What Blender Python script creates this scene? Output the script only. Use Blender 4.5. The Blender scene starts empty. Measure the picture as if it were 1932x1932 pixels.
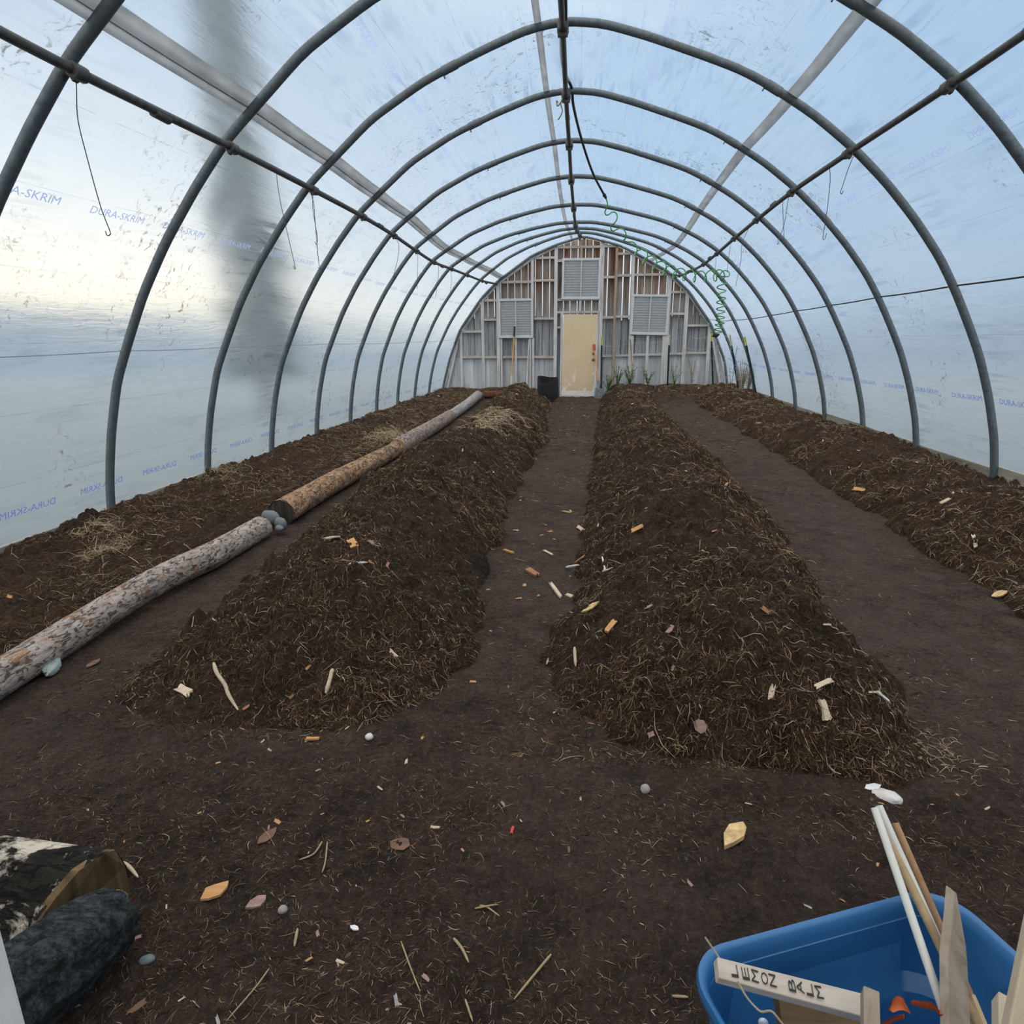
import bpy, math, random
import numpy as np
from mathutils import Vector, Matrix
random.seed(7); RNG=np.random.default_rng(7)
PI=math.pi
SC=bpy.context.scene; COL=SC.collection
# ------------------------------------------------------------------ camera
FPX=1216.35; PITCH=0.263165; YAW=0.107303; ROLL=-0.006765; CZ=1.30
cy,sy,cp,sp,cr,sr=math.cos(YAW),math.sin(YAW),math.cos(PITCH),math.sin(PITCH),math.cos(ROLL),math.sin(ROLL)
FW=np.array([-sy*cp,cy*cp,-sp]); R0=np.array([cy,sy,0.]); U0=np.array([-sy*sp,cy*sp,cp])
RT=cr*R0+sr*U0; UP=cr*U0-sr*R0; EYE=np.array([0,0,CZ])
cam=bpy.data.cameras.new('camera'); cam.sensor_width=36; cam.lens=FPX/1932*36; cam.clip_start=.02; cam.clip_end=800
co=bpy.data.objects.new('camera',cam); COL.objects.link(co)
co.matrix_world=Matrix([[RT[0],UP[0],-FW[0],0],[RT[1],UP[1],-FW[1],0],[RT[2],UP[2],-FW[2],CZ],[0,0,0,1]])
SC.camera=co
# survey helpers: directions measured on the photograph turned into places in the building
def ray(u,v): return FW+RT*(u-966)/FPX+UP*(966-v)/FPX
def onY(u,v,Y): d=ray(u,v); return EYE+d*(Y/d[1])
def onZ(u,v,z): d=ray(u,v); return EYE+d*((z-CZ)/d[2])
def onX(u,v,x): d=ray(u,v); return EYE+d*(x/d[0])
# ------------------------------------------------------------------ noise
def _h(ix,iy,seed):
    n=(ix.astype(np.int64)*374761393+iy.astype(np.int64)*668265263+seed*974711)&0x7fffffff
    n=((n^(n>>13))*1274126177)&0x7fffffff
    return ((n^(n>>16))&0xffff)/65535.0
def vn(x,y,seed=0):
    x=np.asarray(x,float); y=np.asarray(y,float)
    ix=np.floor(x); iy=np.floor(y); fx=x-ix; fy=y-iy
    fx=fx*fx*fx*(fx*(fx*6-15)+10); fy=fy*fy*fy*(fy*(fy*6-15)+10)
    a=_h(ix,iy,seed); b=_h(ix+1,iy,seed); c=_h(ix,iy+1,seed); d=_h(ix+1,iy+1,seed)
    return (a*(1-fx)+b*fx)*(1-fy)+(c*(1-fx)+d*fx)*fy-.5
def fbm(x,y,seed=0,o=4,g=.5):
    s=0;a=1.
    for i in range(o):
        s=s+a*vn(x*2**i+i*17.3,y*2**i-i*9.1,seed+i*31); a*=g
    return s
def sst(a,b,x):
    t=np.clip((x-a)/(b-a),0,1); return t*t*(3-2*t)
# ------------------------------------------------------------------ objects
def link(name,me,mat=None,parent=None,smooth=True):
    o=bpy.data.objects.new(name,me); COL.objects.link(o)
    if mat is not None:
        for m in (mat if isinstance(mat,(list,tuple)) else [mat]): me.materials.append(m)
    if parent is not None: o.parent=parent
    if smooth: me.polygons.foreach_set('use_smooth',np.ones(len(me.polygons),bool))
    return o
def mesh_np(name,V,F,uv=None,mi=None):
    V=np.ascontiguousarray(V,np.float32).reshape(-1,3); F=np.ascontiguousarray(F,np.int32); k=F.shape[1]
    me=bpy.data.meshes.new(name)
    me.vertices.add(len(V)); me.vertices.foreach_set('co',V.ravel())
    me.loops.add(F.size); me.loops.foreach_set('vertex_index',F.ravel())
    me.polygons.add(len(F)); me.polygons.foreach_set('loop_start',np.arange(0,F.size,k,dtype=np.int32))
    me.polygons.foreach_set('loop_total',np.full(len(F),k,np.int32))
    if mi is not None: me.polygons.foreach_set('material_index',np.ascontiguousarray(mi,np.int32))
    me.update(calc_edges=True)
    if uv is not None:
        l=me.uv_layers.new(name='UVMap'); l.data.foreach_set('uv',np.ascontiguousarray(uv,np.float32)[F.ravel()].ravel())
    me.validate()
    return me
def gridF(nr,nc,wrap=False):
    r=np.arange(nr-1)[:,None]; c=np.arange(nc if wrap else nc-1)[None,:]; c2=(c+1)%nc
    return np.stack([r*nc+c,r*nc+c2,(r+1)*nc+c2,(r+1)*nc+c],-1).reshape(-1,4)
class MB:
    def __init__(s): s.v=[]; s.f=[]; s.m=[]
    def add(s,V,F,mi=0):
        o=len(s.v); s.v+= [tuple(map(float,p)) for p in V]; s.f+=[tuple(int(i)+o for i in f) for f in F]; s.m+=[mi]*len(F)
    def box(s,c,size,M=None,mi=0,taper=1.):
        x,y,z=[d/2 for d in size]; P=np.array([[-x,-y,-z],[x,-y,-z],[x,y,-z],[-x,y,-z],[-x*taper,-y*taper,z],[x*taper,-y*taper,z],[x*taper,y*taper,z],[-x*taper,y*taper,z]])
        if M is not None: P=P@np.array(M).T
        s.add(P+np.array(c),[(0,3,2,1),(4,5,6,7),(0,1,5,4),(1,2,6,5),(2,3,7,6),(3,0,4,7)],mi)
    def bar(s,a,b,w,h,upv=(0,0,1),mi=0):
        a=np.array(a,float); b=np.array(b,float); d=b-a; L=np.linalg.norm(d); d/=L
        u=np.array(upv,float); u=u-d*(u@d); u/=np.linalg.norm(u); q=np.cross(d,u)
        s.box((a+b)/2,(L,w,h),np.stack([d,q,u],1),mi)
    def tube(s,P,r,n=8,cap=True,mi=0,rn=None):
        P=np.array(P,float); N=len(P); r=np.broadcast_to(np.asarray(r,float),(N,))
        T=np.gradient(P,axis=0); T/=np.linalg.norm(T,axis=1)[:,None]+1e-12
        ref=np.array([0,0,1.]) if abs(T[0][2])<.9 else np.array([1.,0,0])
        u=np.cross(T[0],ref); u/=np.linalg.norm(u); V=[]
        for i in range(N):
            u=u-T[i]*(u@T[i]); u/=np.linalg.norm(u)+1e-12; w=np.cross(T[i],u)
            for j in range(n):
                a=2*PI*j/n; rr=r[i]*(1 if rn is None else rn[i][j]); V.append(P[i]+(u*math.cos(a)+w*math.sin(a))*rr)
        F=[tuple(f) for f in gridF(N,n,True)]
        if cap: F+=[tuple(range(n)),tuple(range(N*n-1,N*n-n-1,-1))]
        s.add(V,F,mi)
    def lathe(s,prof,n=32,c=(0,0,0),mi=0):
        V=[(c[0]+r*math.cos(2*PI*j/n),c[1]+r*math.sin(2*PI*j/n),c[2]+z) for r,z in prof for j in range(n)]
        s.add(V,[tuple(f) for f in gridF(len(prof),n,True)],mi)
    def prism(s,poly,a,b,mi=0):
        """poly: Nx3 points, extruded by vector (b-a)"""
        d=np.array(b,float)-np.array(a,float); P=np.array(poly,float); n=len(P)
        s.add(list(P)+list(P+d),[tuple(range(n-1,-1,-1)),tuple(range(n,2*n))]+[(i,(i+1)%n,n+(i+1)%n,n+i) for i in range(n)],mi)
    def blob(s,c,size,seed=0,amp=.15,M=None,n=14,mi=0,fr=1.6):
        V=[];
        for i in range(n+1):
            th=PI*i/n
            for j in range(2*n):
                ph=PI*j/n; p=np.array([math.sin(th)*math.cos(ph),math.sin(th)*math.sin(ph),math.cos(th)])
                k=1+amp*2*float(fbm(p[0]*fr+p[2]*fr*.7+5+seed*3.1,p[1]*fr-p[2]*fr*.6+9+seed*1.7,seed,3)); q=p*k*np.array(size)
                if M is not None: q=np.array(M)@q
                V.append(q+np.array(c))
        s.add(V,[tuple(f) for f in gridF(n+1,2*n,True)],mi)
    def build(s,name,mat,parent=None,smooth=False,bevel=0,auto=None):
        me=bpy.data.meshes.new(name); me.from_pydata(s.v,[],s.f); me.update(); me.validate()
        o=link(name,me,mat,parent,smooth)
        if len(me.polygons)==len(s.m): me.polygons.foreach_set('material_index',np.array(s.m,np.int32))
        if bevel:
            b=o.modifiers.new('bevel','BEVEL'); b.width=bevel; b.segments=2; b.limit_method='ANGLE'
        if auto is not None: o.data.set_sharp_from_angle(angle=auto)
        return o
def tag(o,label,cat,group=None,kind=None):
    o['label']=label; o['category']=cat
    if group: o['group']=group
    if kind: o['kind']=kind
    return o
def struct(o,label=None):
    o['kind']='structure'
    if label: o['label']=label; o['category']='structure'
    return o
def thing(name,label,cat,loc=(0,0,0),group=None):
    o=bpy.data.objects.new(name,None); COL.objects.link(o); o.location=tuple(map(float,loc)); o.empty_display_size=.05
    return tag(o,label,cat,group)
def adopt(o,t):      # parent a mesh built in world coordinates, keeping it where it stands
    o.parent=t; o.matrix_parent_inverse=Matrix.Translation(-Vector(t.location)); return o
# ------------------------------------------------------------------ materials
class NT:
    def __init__(s,name):
        s.m=bpy.data.materials.new(name); s.m.use_nodes=True; s.t=s.m.node_tree; s.t.nodes.clear()
        s.out=s.n('ShaderNodeOutputMaterial')
    def n(s,k,**kw):
        nd=s.t.nodes.new(k)
        for a,b in kw.items(): setattr(nd,a,b)
        return nd
    def l(s,a,b): s.t.links.new(a,b)
    def set(s,nd,i,v):
        if hasattr(v,'links') or isinstance(v,bpy.types.NodeSocket): s.l(v,nd.inputs[i])
        else: nd.inputs[i].default_value=v
    def co(s,which='Object',scale=None):
        c=s.n('ShaderNodeTexCoord').outputs[which]
        if scale is None: return c
        mp=s.n('ShaderNodeMapping'); mp.inputs['Scale'].default_value=scale; s.l(c,mp.inputs[0]); return mp.outputs[0]
    def noise(s,vec,scale,detail=5,rough=.6,dist=0):
        nd=s.n('ShaderNodeTexNoise'); s.l(vec,nd.inputs['Vector']); nd.inputs['Scale'].default_value=scale
        nd.inputs['Detail'].default_value=detail; nd.inputs['Roughness'].default_value=rough; nd.inputs['Distortion'].default_value=dist
        return nd.outputs['Fac']
    def vor(s,vec,scale,feature='F1'):
        nd=s.n('ShaderNodeTexVoronoi',feature=feature); s.l(vec,nd.inputs['Vector']); nd.inputs['Scale'].default_value=scale
        return nd.outputs['Distance']
    def ramp(s,f,stops):
        nd=s.n('ShaderNodeValToRGB'); e=nd.color_ramp.elements
        while len(e)<len(stops): e.new(.5)
        for i,(p,c) in enumerate(stops):
            e[i].position=p; e[i].color=(c if len(c)==4 else (*c,1)) if isinstance(c,(tuple,list)) else (c,c,c,1)
        s.l(f,nd.inputs[0]); return nd.outputs[0]
    def mix(s,f,a,b,mode='MIX'):
        nd=s.n('ShaderNodeMix',data_type='RGBA',blend_type=mode)
        s.set(nd,0,f)
        for i,v in ((6,a),(7,b)): s.set(nd,i,(*v,1) if isinstance(v,tuple) and len(v)==3 else v)
        return nd.outputs[2]
    def math(s,op,a,b=0.,c=0.,clamp=False):
        nd=s.n('ShaderNodeMath',operation=op,use_clamp=clamp); s.set(nd,0,a); s.set(nd,1,b); s.set(nd,2,c); return nd.outputs[0]
    def island(s): return s.n('ShaderNodeNewGeometry').outputs['Random Per Island']
    def bump(s,h,strength=.5,dist=.01,normal=None):
        nd=s.n('ShaderNodeBump'); s.l(h,nd.inputs['Height']); nd.inputs['Strength'].default_value=strength; nd.inputs['Distance'].default_value=dist
        if normal is not None: s.l(normal,nd.inputs['Normal'])
        return nd.outputs[0]
    def pbr(s,color,rough=.6,metal=0.,normal=None,spec=.5,coat=0.):
        p=s.n('ShaderNodeBsdfPrincipled'); s.set(p,'Base Color',(*color,1) if isinstance(color,tuple) and len(color)==3 else color)
        s.set(p,'Roughness',rough); s.set(p,'Metallic',metal); s.set(p,'Specular IOR Level',spec); s.set(p,'Coat Weight',coat)
        if normal is not None: s.l(normal,p.inputs['Normal'])
        s.l(p.outputs[0],s.out.inputs[0]); return s.m
def plain(name,c,rough=.6,metal=0.,var=.12,scale=20.,bump=.15,spec=.5):
    t=NT(name); v=t.co(); f=t.noise(v,scale,5)
    d=tuple(max(0,x*(1-var*2)) for x in c); h=tuple(min(1,x*(1+var)) for x in c)
    return t.pbr(t.ramp(f,[(.3,d),(.7,h)]),rough,metal,t.bump(f,bump,.004),spec)
def wood(name,c1,c2,dark=(.05,.04,.03),axis=2,rough=.75,knots=.5):
    t=NT(name); sc=[26,26,26]; sc[axis]=1.6
    v=t.co('Object',tuple(sc)); f=t.noise(v,1.,6,.65,.6)
    big=t.noise(t.co(),2.2,3); isl=t.island()
    col=t.ramp(f,[(.28,dark),(.42,c1),(.62,c2),(.8,c1)])
    col=t.mix(t.math('MULTIPLY',t.ramp(big,[(.5,0.),(.72,1.)]),.35),col,dark)
    k=t.ramp(t.math('MULTIPLY_ADD',isl,.5,.72),[(0,0.),(1,1.)])
    col=t.mix(1.,col,k,'MULTIPLY')
    return t.pbr(col,rough,0.,t.bump(f,.5,.003),.25)
def soil_mat(name,cols,fib=1.,spec=.2,front_shade=False):
    t=NT(name); v=t.co()
    a=t.noise(v,7.,8,.72,.4); b=t.noise(v,55.,6,.7); c=t.noise(t.co('Object',(1,1,1)),1.1,3)
    col=t.ramp(a,[(.32,cols[0]),(.5,cols[1]),(.68,cols[2])])
    col=t.mix(t.ramp(c,[(.42,0.),(.62,.6)]),col,cols[3])
    col=t.mix(t.math('MULTIPLY',t.ramp(b,[(.52,0.),(.74,1.)]),.55*fib),col,cols[4])
    col=t.mix(t.ramp(b,[(.28,.85),(.47,0.)]),col,cols[0])
    sp=t.noise(v,190.,3,.6); col=t.mix(t.ramp(sp,[(.60,0.),(.70,.75)]),col,cols[4]); col=t.mix(t.ramp(sp,[(.30,.8),(.40,0.)]),col,cols[0])
    if front_shade:
        sy_=t.n('ShaderNodeSeparateXYZ'); t.l(v,sy_.inputs[0]); shade_y=t.math('ADD',sy_.outputs[1],t.math('MULTIPLY_ADD',c,2.4,-1.2)); col=t.mix(t.ramp(t.math('MULTIPLY',shade_y,.25),[(.30,.62),(.62,0.)]),col,t.mix(1.,col,(.42,.38,.35),'MULTIPLY'))  # door-side shade put into the soil colour, fading away from the front
    vv=t.vor(v,38.)
    h=t.math('ADD',t.math('MULTIPLY',a,1.2),t.math('ADD',t.math('MULTIPLY',b,.45),t.math('MULTIPLY',vv,.5)))
    return t.pbr(col,.95,0.,t.bump(h,1.,.05),spec)
M={}
M['path']=soil_mat('path_soil',[(.027,.018,.014),(.074,.051,.041),(.125,.088,.070),(.105,.077,.065),(.23,.165,.115)],1.,front_shade=True)
M['mound']=soil_mat('mound_soil',[(.012,.008,.006),(.042,.027,.018),(.085,.055,.035),(.055,.035,.024),(.19,.13,.08)])
M['bed']=soil_mat('bed_soil',[(.014,.009,.006),(.050,.030,.019),(.10,.060,.036),(.065,.039,.024),(.20,.13,.075)])
def straw_mat(name,stops):
    t=NT(name); f=t.island(); g=t.noise(t.co(),60.,2)
    col=t.mix(.25,t.ramp(f,stops),t.ramp(g,[(.3,0.02),(.7,.5)]),'OVERLAY')
    return t.pbr(col,.8,0.,None,.25)
M['straw']=straw_mat('straw_fibre',[(0,(.035,.022,.013)),(.35,(.085,.052,.03)),(.6,(.19,.125,.07)),(.82,(.34,.24,.14)),(.95,(.52,.41,.27)),(1,(.65,.56,.44))])
M['straw_dark']=straw_mat('dark_straw_fibre',[(0,(.018,.011,.007)),(.35,(.06,.036,.021)),(.65,(.15,.092,.052)),(.88,(.30,.20,.115)),(1,(.60,.49,.35))])
M['straw_pale']=straw_mat('pale_straw_fibre',[(0,(.25,.18,.10)),(.4,(.42,.32,.19)),(1,(.66,.56,.40))])
M['chip']=straw_mat('chip_wood',[(0,(.30,.15,.07)),(.35,(.46,.27,.14)),(.7,(.58,.40,.24)),(1,(.68,.55,.40))])
# film -------------------------------------------------------------
def film_mat():
    t=NT('greenhouse_film'); uv=t.co('UV')
    sep=t.n('ShaderNodeSeparateXYZ'); t.l(uv,sep.inputs[0]); U,Vv=sep.outputs[0],sep.outputs[1]
    # woven reinforcing threads along the tunnel
    fr=t.math('FRACT',t.math('DIVIDE',U,.42)); th=t.math('LESS_THAN',t.math('ABSOLUTE',t.math('SUBTRACT',fr,.5)),.0065)
    brk=t.ramp(t.noise(uv,7.,3),[(.4,.15),(.6,1.)])
    thread=t.math('MULTIPLY',t.math('MULTIPLY',th,brk),.35)
    # stains
    area=t.ramp(t.noise(uv,.75,3,.6,.5),[(.51,0.),(.63,1.)])
    mp=t.n('ShaderNodeMapping'); mp.inputs['Scale'].default_value=(1.,1.,1.); t.l(uv,mp.inputs[0])
    sq=t.ramp(t.noise(mp.outputs[0],13.,7,.7,1.6),[(.56,0.),(.66,1.)])
    stain=t.math('MULTIPLY',area,sq)
    ph=t.math('FRACT',t.math('DIVIDE',t.math('SUBTRACT',Vv,2.8446-1.2192*10),1.2192)); dh=t.math('MINIMUM',ph,t.math('SUBTRACT',1.,ph))
    s1=t.n('ShaderNodeMapping'); s1.inputs['Scale'].default_value=(19.,1.5,1.); s1.inputs['Rotation'].default_value=(0,0,.10); t.l(uv,s1.inputs[0])
    st=t.ramp(t.noise(s1.outputs[0],1.,4,.62,.9),[(.50,0.),(.66,1.)])
    near=t.ramp(dh,[(.05,1.),(.36,.12)]); zone=t.ramp(t.noise(uv,.9,2),[(.38,.15),(.6,1.)])
    s2=t.n('ShaderNodeMapping'); s2.inputs['Scale'].default_value=(7.,1.6,1.); s2.inputs['Rotation'].default_value=(0,0,-.35); t.l(uv,s2.inputs[0])
    st2=t.ramp(t.noise(s2.outputs[0],1.,3,.6,.8),[(.55,0.),(.70,.5)])
    crease=t.math('MAXIMUM',t.math('MULTIPLY',st,t.math('MULTIPLY',near,zone)),t.math('MULTIPLY',st2,zone))
    haze=t.ramp(t.noise(uv,1.6,4,.6),[(.4,0.),(.7,.16)])
    tint=t.mix(stain,(.93,.955,.985),(.30,.245,.18)); tint=t.mix(thread,tint,(.35,.38,.45)); tint=t.mix(haze,tint,(.74,.80,.87)); tint=t.mix(t.math('MULTIPLY',crease,.7),tint,t.mix(1.,tint,(.66,.70,.76),'MULTIPLY'))
    wr=t.n('ShaderNodeMapping'); wr.inputs['Scale'].default_value=(30.,4.,1.); t.l(uv,wr.inputs[0])
    w1=t.noise(wr.outputs[0],1.,4,.6,.8)
    nrm=t.bump(w1,.28,.012)
    tr=t.n('ShaderNodeBsdfTranslucent'); t.l(t.mix(1.,tint,(.74,.89,1.),'MULTIPLY'),tr.inputs[0]); t.l(nrm,tr.inputs['Normal'])
    rf=t.n('ShaderNodeBsdfRefraction',distribution='BECKMANN'); t.l(tint,rf.inputs[0]); rf.inputs['Roughness'].default_value=.42; rf.inputs['IOR'].default_value=1.06; t.l(nrm,rf.inputs['Normal'])
    gl=t.n('ShaderNodeBsdfGlossy'); gl.inputs['Roughness'].default_value=.35; gl.inputs[0].default_value=(.8,.85,.9,1)
    m1=t.n('ShaderNodeMixShader'); t.l(t.math('MULTIPLY_ADD',crease,.10,.76),m1.inputs[0]); t.l(tr.outputs[0],m1.inputs[1]); t.l(rf.outputs[0],m1.inputs[2])
    m2=t.n('ShaderNodeMixShader'); m2.inputs[0].default_value=.03; t.l(m1.outputs[0],m2.inputs[1]); t.l(gl.outputs[0],m2.inputs[2])
    t.l(m2.outputs[0],t.out.inputs[0]); return t.m
M['film']=film_mat()
def tape_mat():
    t=NT('seam_tape'); tr=t.n('ShaderNodeBsdfTranslucent'); f=t.noise(t.co('Object',(3,1,3)),4.,5)
    t.l(t.ramp(f,[(.3,(.40,.415,.43)),(.7,(.54,.56,.58))]),tr.inputs[0])
    t.l(tr.outputs[0],t.out.inputs[0]); return t.m
M['tape']=tape_mat()
def ink():
    t=NT('blue_ink'); tr=t.n('ShaderNodeBsdfTranslucent'); tr.inputs[0].default_value=(.36,.44,.74,1); t.l(tr.outputs[0],t.out.inputs[0]); return t.m
M['ink']=ink()
M['ink2']=M['ink'].copy(); M['ink2'].name='deep_blue_ink'
for n_ in M['ink2'].node_tree.nodes:
    if n_.type=='BSDF_TRANSLUCENT': n_.inputs[0].default_value=(.17,.25,.60,1)
def pipe_mat():
    t=NT('galvanised_pipe'); v=t.co(); f=t.noise(v,30.,6,.7); g=t.noise(v,3.,3)
    col=t.ramp(f,[(.3,(.075,.098,.112)),(.7,(.165,.20,.225))]); col=t.mix(t.ramp(g,[(.45,0.),(.7,.5)]),col,(.10,.115,.12))
    return t.pbr(col,.5,.25,t.bump(f,.15,.002),.5)
M['pipe']=pipe_mat()
M['purlin']=plain('weathered_pipe',(.095,.092,.088),.55,.25,.25,25)
M['wire']=plain('rusty_wire',(.10,.10,.10),.6,.5)
M['hose_black']=plain('black_hose',(.018,.02,.022),.45,0)
M['hose_green']=plain('green_hose',(.05,.32,.07),.35,0,.1)
M['twine']=plain('twine',(.33,.27,.19),.9)
def board_mat():
    t=NT('weathered_boards'); v=t.co('Object',(22,22,1.2)); f=t.noise(v,1.,7,.7,.5); isl=t.island()
    sep=t.n('ShaderNodeSeparateXYZ'); t.l(t.co(),sep.inputs[0]); z=sep.outputs[2]
    pat=t.noise(t.co('Object',(3.2,1,.9)),1.,4,.6,.3)
    grey=t.ramp(f,[(.28,(.12,.13,.14)),(.44,(.35,.375,.405)),(.62,(.53,.58,.63)),(.85,(.42,.44,.465))])
    brown=t.ramp(f,[(.28,(.085,.064,.052)),(.45,(.28,.225,.19)),(.7,(.47,.40,.35))])
    k=t.math('ADD',t.math('MULTIPLY_ADD',z,.8,-1.15),t.math('MULTIPLY',t.math('SUBTRACT',pat,.5),1.5))
    col=t.mix(t.math('MULTIPLY',k,1.3,clamp=True),grey,brown)
    rust=t.math('MULTIPLY',t.ramp(t.noise(t.co('Object',(5,1,.7)),1.3,4,.6,.5),[(.50,0.),(.62,1.)]),t.ramp(z,[(.0,0.),(.9,0.)] ) if False else t.math('MULTIPLY_ADD',z,1.2,-2.2,clamp=True))
    col=t.mix(t.math('MULTIPLY',rust,.85),col,(.20,.075,.025))
    col=t.mix(1.,col,t.ramp(isl,[(0,.62),(1,1.)]),'MULTIPLY')
    return t.pbr(col,.85,0.,t.bump(f,.5,.004),.2)
M['boards']=board_mat()
def paleboard_mat():
    t=NT('pale_lower_boards'); v=t.co('Object',(22,22,1.2)); f=t.noise(v,1.,7,.7,.5); isl=t.island()
    col=t.ramp(f,[(.24,(.20,.215,.235)),(.40,(.54,.585,.635)),(.62,(.72,.775,.83)),(.85,(.62,.66,.70))])
    pat=t.noise(t.co('Object',(4,1,1.2)),1.5,4,.6,.3)
    col=t.mix(t.ramp(pat,[(.52,0.),(.68,.55)]),col,(.48,.44,.40))
    col=t.mix(1.,col,t.ramp(isl,[(0,.70),(1,1.)]),'MULTIPLY')
    return t.pbr(col,.85,0.,t.bump(f,.5,.004),.2)
M['pale_boards']=paleboard_mat()
M['stud']=wood('grey_framing',(.62,.625,.63),(.78,.79,.80),(.28,.27,.26))
M['stud_brown']=wood('brown_framing',(.38,.30,.22),(.52,.42,.31),(.16,.13,.10))
M['beam']=wood('grey_beam',(.52,.49,.46),(.68,.65,.61),(.24,.22,.20),axis=0)
def door_mat():
    t=NT('door_paint'); v=t.co(); f=t.noise(v,2.2,5,.6); g=t.noise(t.co('Object',(3,3,1.2)),3.,6,.65,.4)
    sep=t.n('ShaderNodeSeparateXYZ'); t.l(v,sep.inputs[0]); z=sep.outputs[2]
    col=t.ramp(f,[(.3,(.68,.535,.345)),(.7,(.76,.625,.43))])
    low=t.math('MULTIPLY_ADD',z,-.55,.62)
    wear=t.ramp(t.math('ADD',g,t.math('MULTIPLY',low,.18)),[(.63,0.),(.68,1.)])
    col=t.mix(t.math('MULTIPLY',wear,.8),col,(.85,.83,.75))
    col=t.mix(t.ramp(z,[(.05,.8),(.12,0.)]),col,(.85,.85,.80))
    return t.pbr(col,.6,0.,t.bump(g,.1,.002),.3)
M['door']=door_mat()
M['vent']=plain('grey_aluminium',(.52,.55,.585),.5,.1,.06,12)
M['vent_frame']=plain('pale_aluminium',(.62,.645,.67),.5,.1,.05,12)
M['knob']=plain('dull_metal',(.20,.19,.17),.4,.9)
def bark_mat(name,a,b,fiss,spot,spotamt=.5,axis=1,thr=.58):
    t=NT(name); sc=[17,17,17]; sc[axis]=6.5
    v=t.co('Object',tuple(sc)); f=t.noise(v,1.5,7,.72,.4); vo=t.vor(v,2.1); w=t.noise(t.co(),9.,5,.65,.4)
    col=t.ramp(f,[(.30,fiss),(.42,a),(.7,b)])
    cr=t.ramp(t.noise(t.co('Object',tuple(x*2.2 for x in sc)),1.3,5,.65,1.2),[(.40,1.),(.47,0.)])
    col=t.mix(t.math('MULTIPLY',cr,.8),col,fiss)
    col=t.mix(t.math('MULTIPLY',t.ramp(w,[(thr,0.),(thr+.07,1.)]),spotamt),col,spot)
    h=t.math('ADD',f,t.math('MULTIPLY',cr,-.4))
    return t.pbr(col,.9,0.,t.bump(h,.9,.014),.2)
M['bark_grey']=bark_mat('grey_pink_bark',(.32,.27,.24),(.58,.51,.465),(.035,.028,.024),(.40,.20,.09),.75)
M['bark_orange']=bark_mat('peeling_orange_bark',(.34,.20,.11),(.52,.38,.26),(.04,.028,.02),(.11,.095,.085),.85,thr=.53)
M['bark_brown']=bark_mat('brown_bark',(.27,.21,.18),(.46,.40,.37),(.05,.04,.035),(.22,.11,.07),.6)
M['bark_red']=bark_mat('red_brown_bark',(.14,.055,.035),(.24,.11,.07),(.04,.02,.015),(.30,.18,.12),.4,axis=0)
def char_mat():
    t=NT('charred_bark'); v=t.co('Object',(26,44,44)); f=t.noise(v,1.2,8,.75,.3); g=t.noise(t.co(),5.,4,.6); s=t.noise(t.co(),120.,3,.6)
    col=t.ramp(f,[(.40,(.006,.008,.009)),(.50,(.035,.046,.052)),(.62,(.11,.135,.15))]); col=t.mix(t.ramp(g,[(.55,0.),(.7,.5)]),col,(.07,.055,.05)); col=t.mix(t.ramp(s,[(.62,0.),(.70,.6)]),col,(.17,.18,.19))
    return t.pbr(col,.85,0.,t.bump(t.math('ADD',f,t.math('MULTIPLY',s,.3)),1.,.03),.3)
M['char']=char_mat()
M['mossy']=bark_mat('dark_flaking_bark',(.012,.012,.010),(.035,.032,.026),(.005,.005,.004),(.62,.56,.47),1.0,axis=0,thr=.515)
M['cut']=wood('cut_wood',(.40,.24,.11),(.55,.35,.17),(.2,.11,.05))
M['cutdark']=wood('old_cut_wood',(.11,.075,.035),(.19,.13,.06),(.04,.03,.02))
M['cutgrey']=wood('dark_end_grain',(.035,.03,.024),(.08,.07,.055),(.012,.01,.008))
M['greylog']=wood('silvered_log',(.26,.255,.25),(.38,.37,.36),(.09,.085,.08),axis=1)
M['stone_blue']=plain('blue_grey_stone',(.155,.195,.215),.6,0,.1,8)
M['stone_white']=plain('white_stone',(.68,.67,.66),.7,0,.08,10)
M['stone_grey']=plain('grey_pebble',(.34,.32,.31),.7,0,.12,30)
M['white_plastic']=plain('white_plastic',(.75,.76,.77),.4,0,.03)
M['red_plastic']=plain('red_plastic',(.55,.04,.03),.4,0,.03)
M['leaf_brown']=plain('brown_leaf',(.17,.095,.06),.8,0,.2,30)
M['leaf_pink']=plain('pinkish_bark',(.34,.22,.19),.85,0,.2,40)
M['leaf_yellow']=plain('yellow_leaf',(.66,.47,.22),.7,0,.25,40)
M['leaf_orange']=plain('orange_leaf',(.62,.13,.03),.5,0,.15,30)
M['chip_pale']=wood('pale_chip',(.55,.44,.31),(.70,.60,.46),(.25,.18,.11),axis=0)
M['chip_orange']=wood('orange_chip',(.48,.25,.10),(.62,.36,.17),(.2,.09,.04),axis=0)
M['chip_red']=wood('red_brown_chip',(.30,.14,.08),(.42,.22,.13),(.12,.05,.03),axis=0)
M['bin']=plain('blue_tote_plastic',(.03,.155,.38),.33,0,.04,6,.03)
M['white_rod']=plain('white_rod',(.74,.76,.70),.5,0,.05)
M['dowel']=wood('tan_dowel',(.46,.34,.20),(.56,.43,.27),(.3,.2,.1),axis=2)
M['dowel_red']=wood('brown_dowel',(.40,.23,.12),(.50,.31,.18),(.22,.12,.06),axis=2)
M['stake']=wood('weathered_stake',(.31,.26,.20),(.42,.36,.29),(.14,.11,.08),axis=2)
M['sign']=wood('sign_wood',(.56,.50,.43),(.66,.60,.53),(.36,.30,.24),axis=0)
M['browny']=wood('brown_scrap',(.14,.09,.045),(.21,.14,.075),(.06,.04,.02),axis=0)
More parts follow.
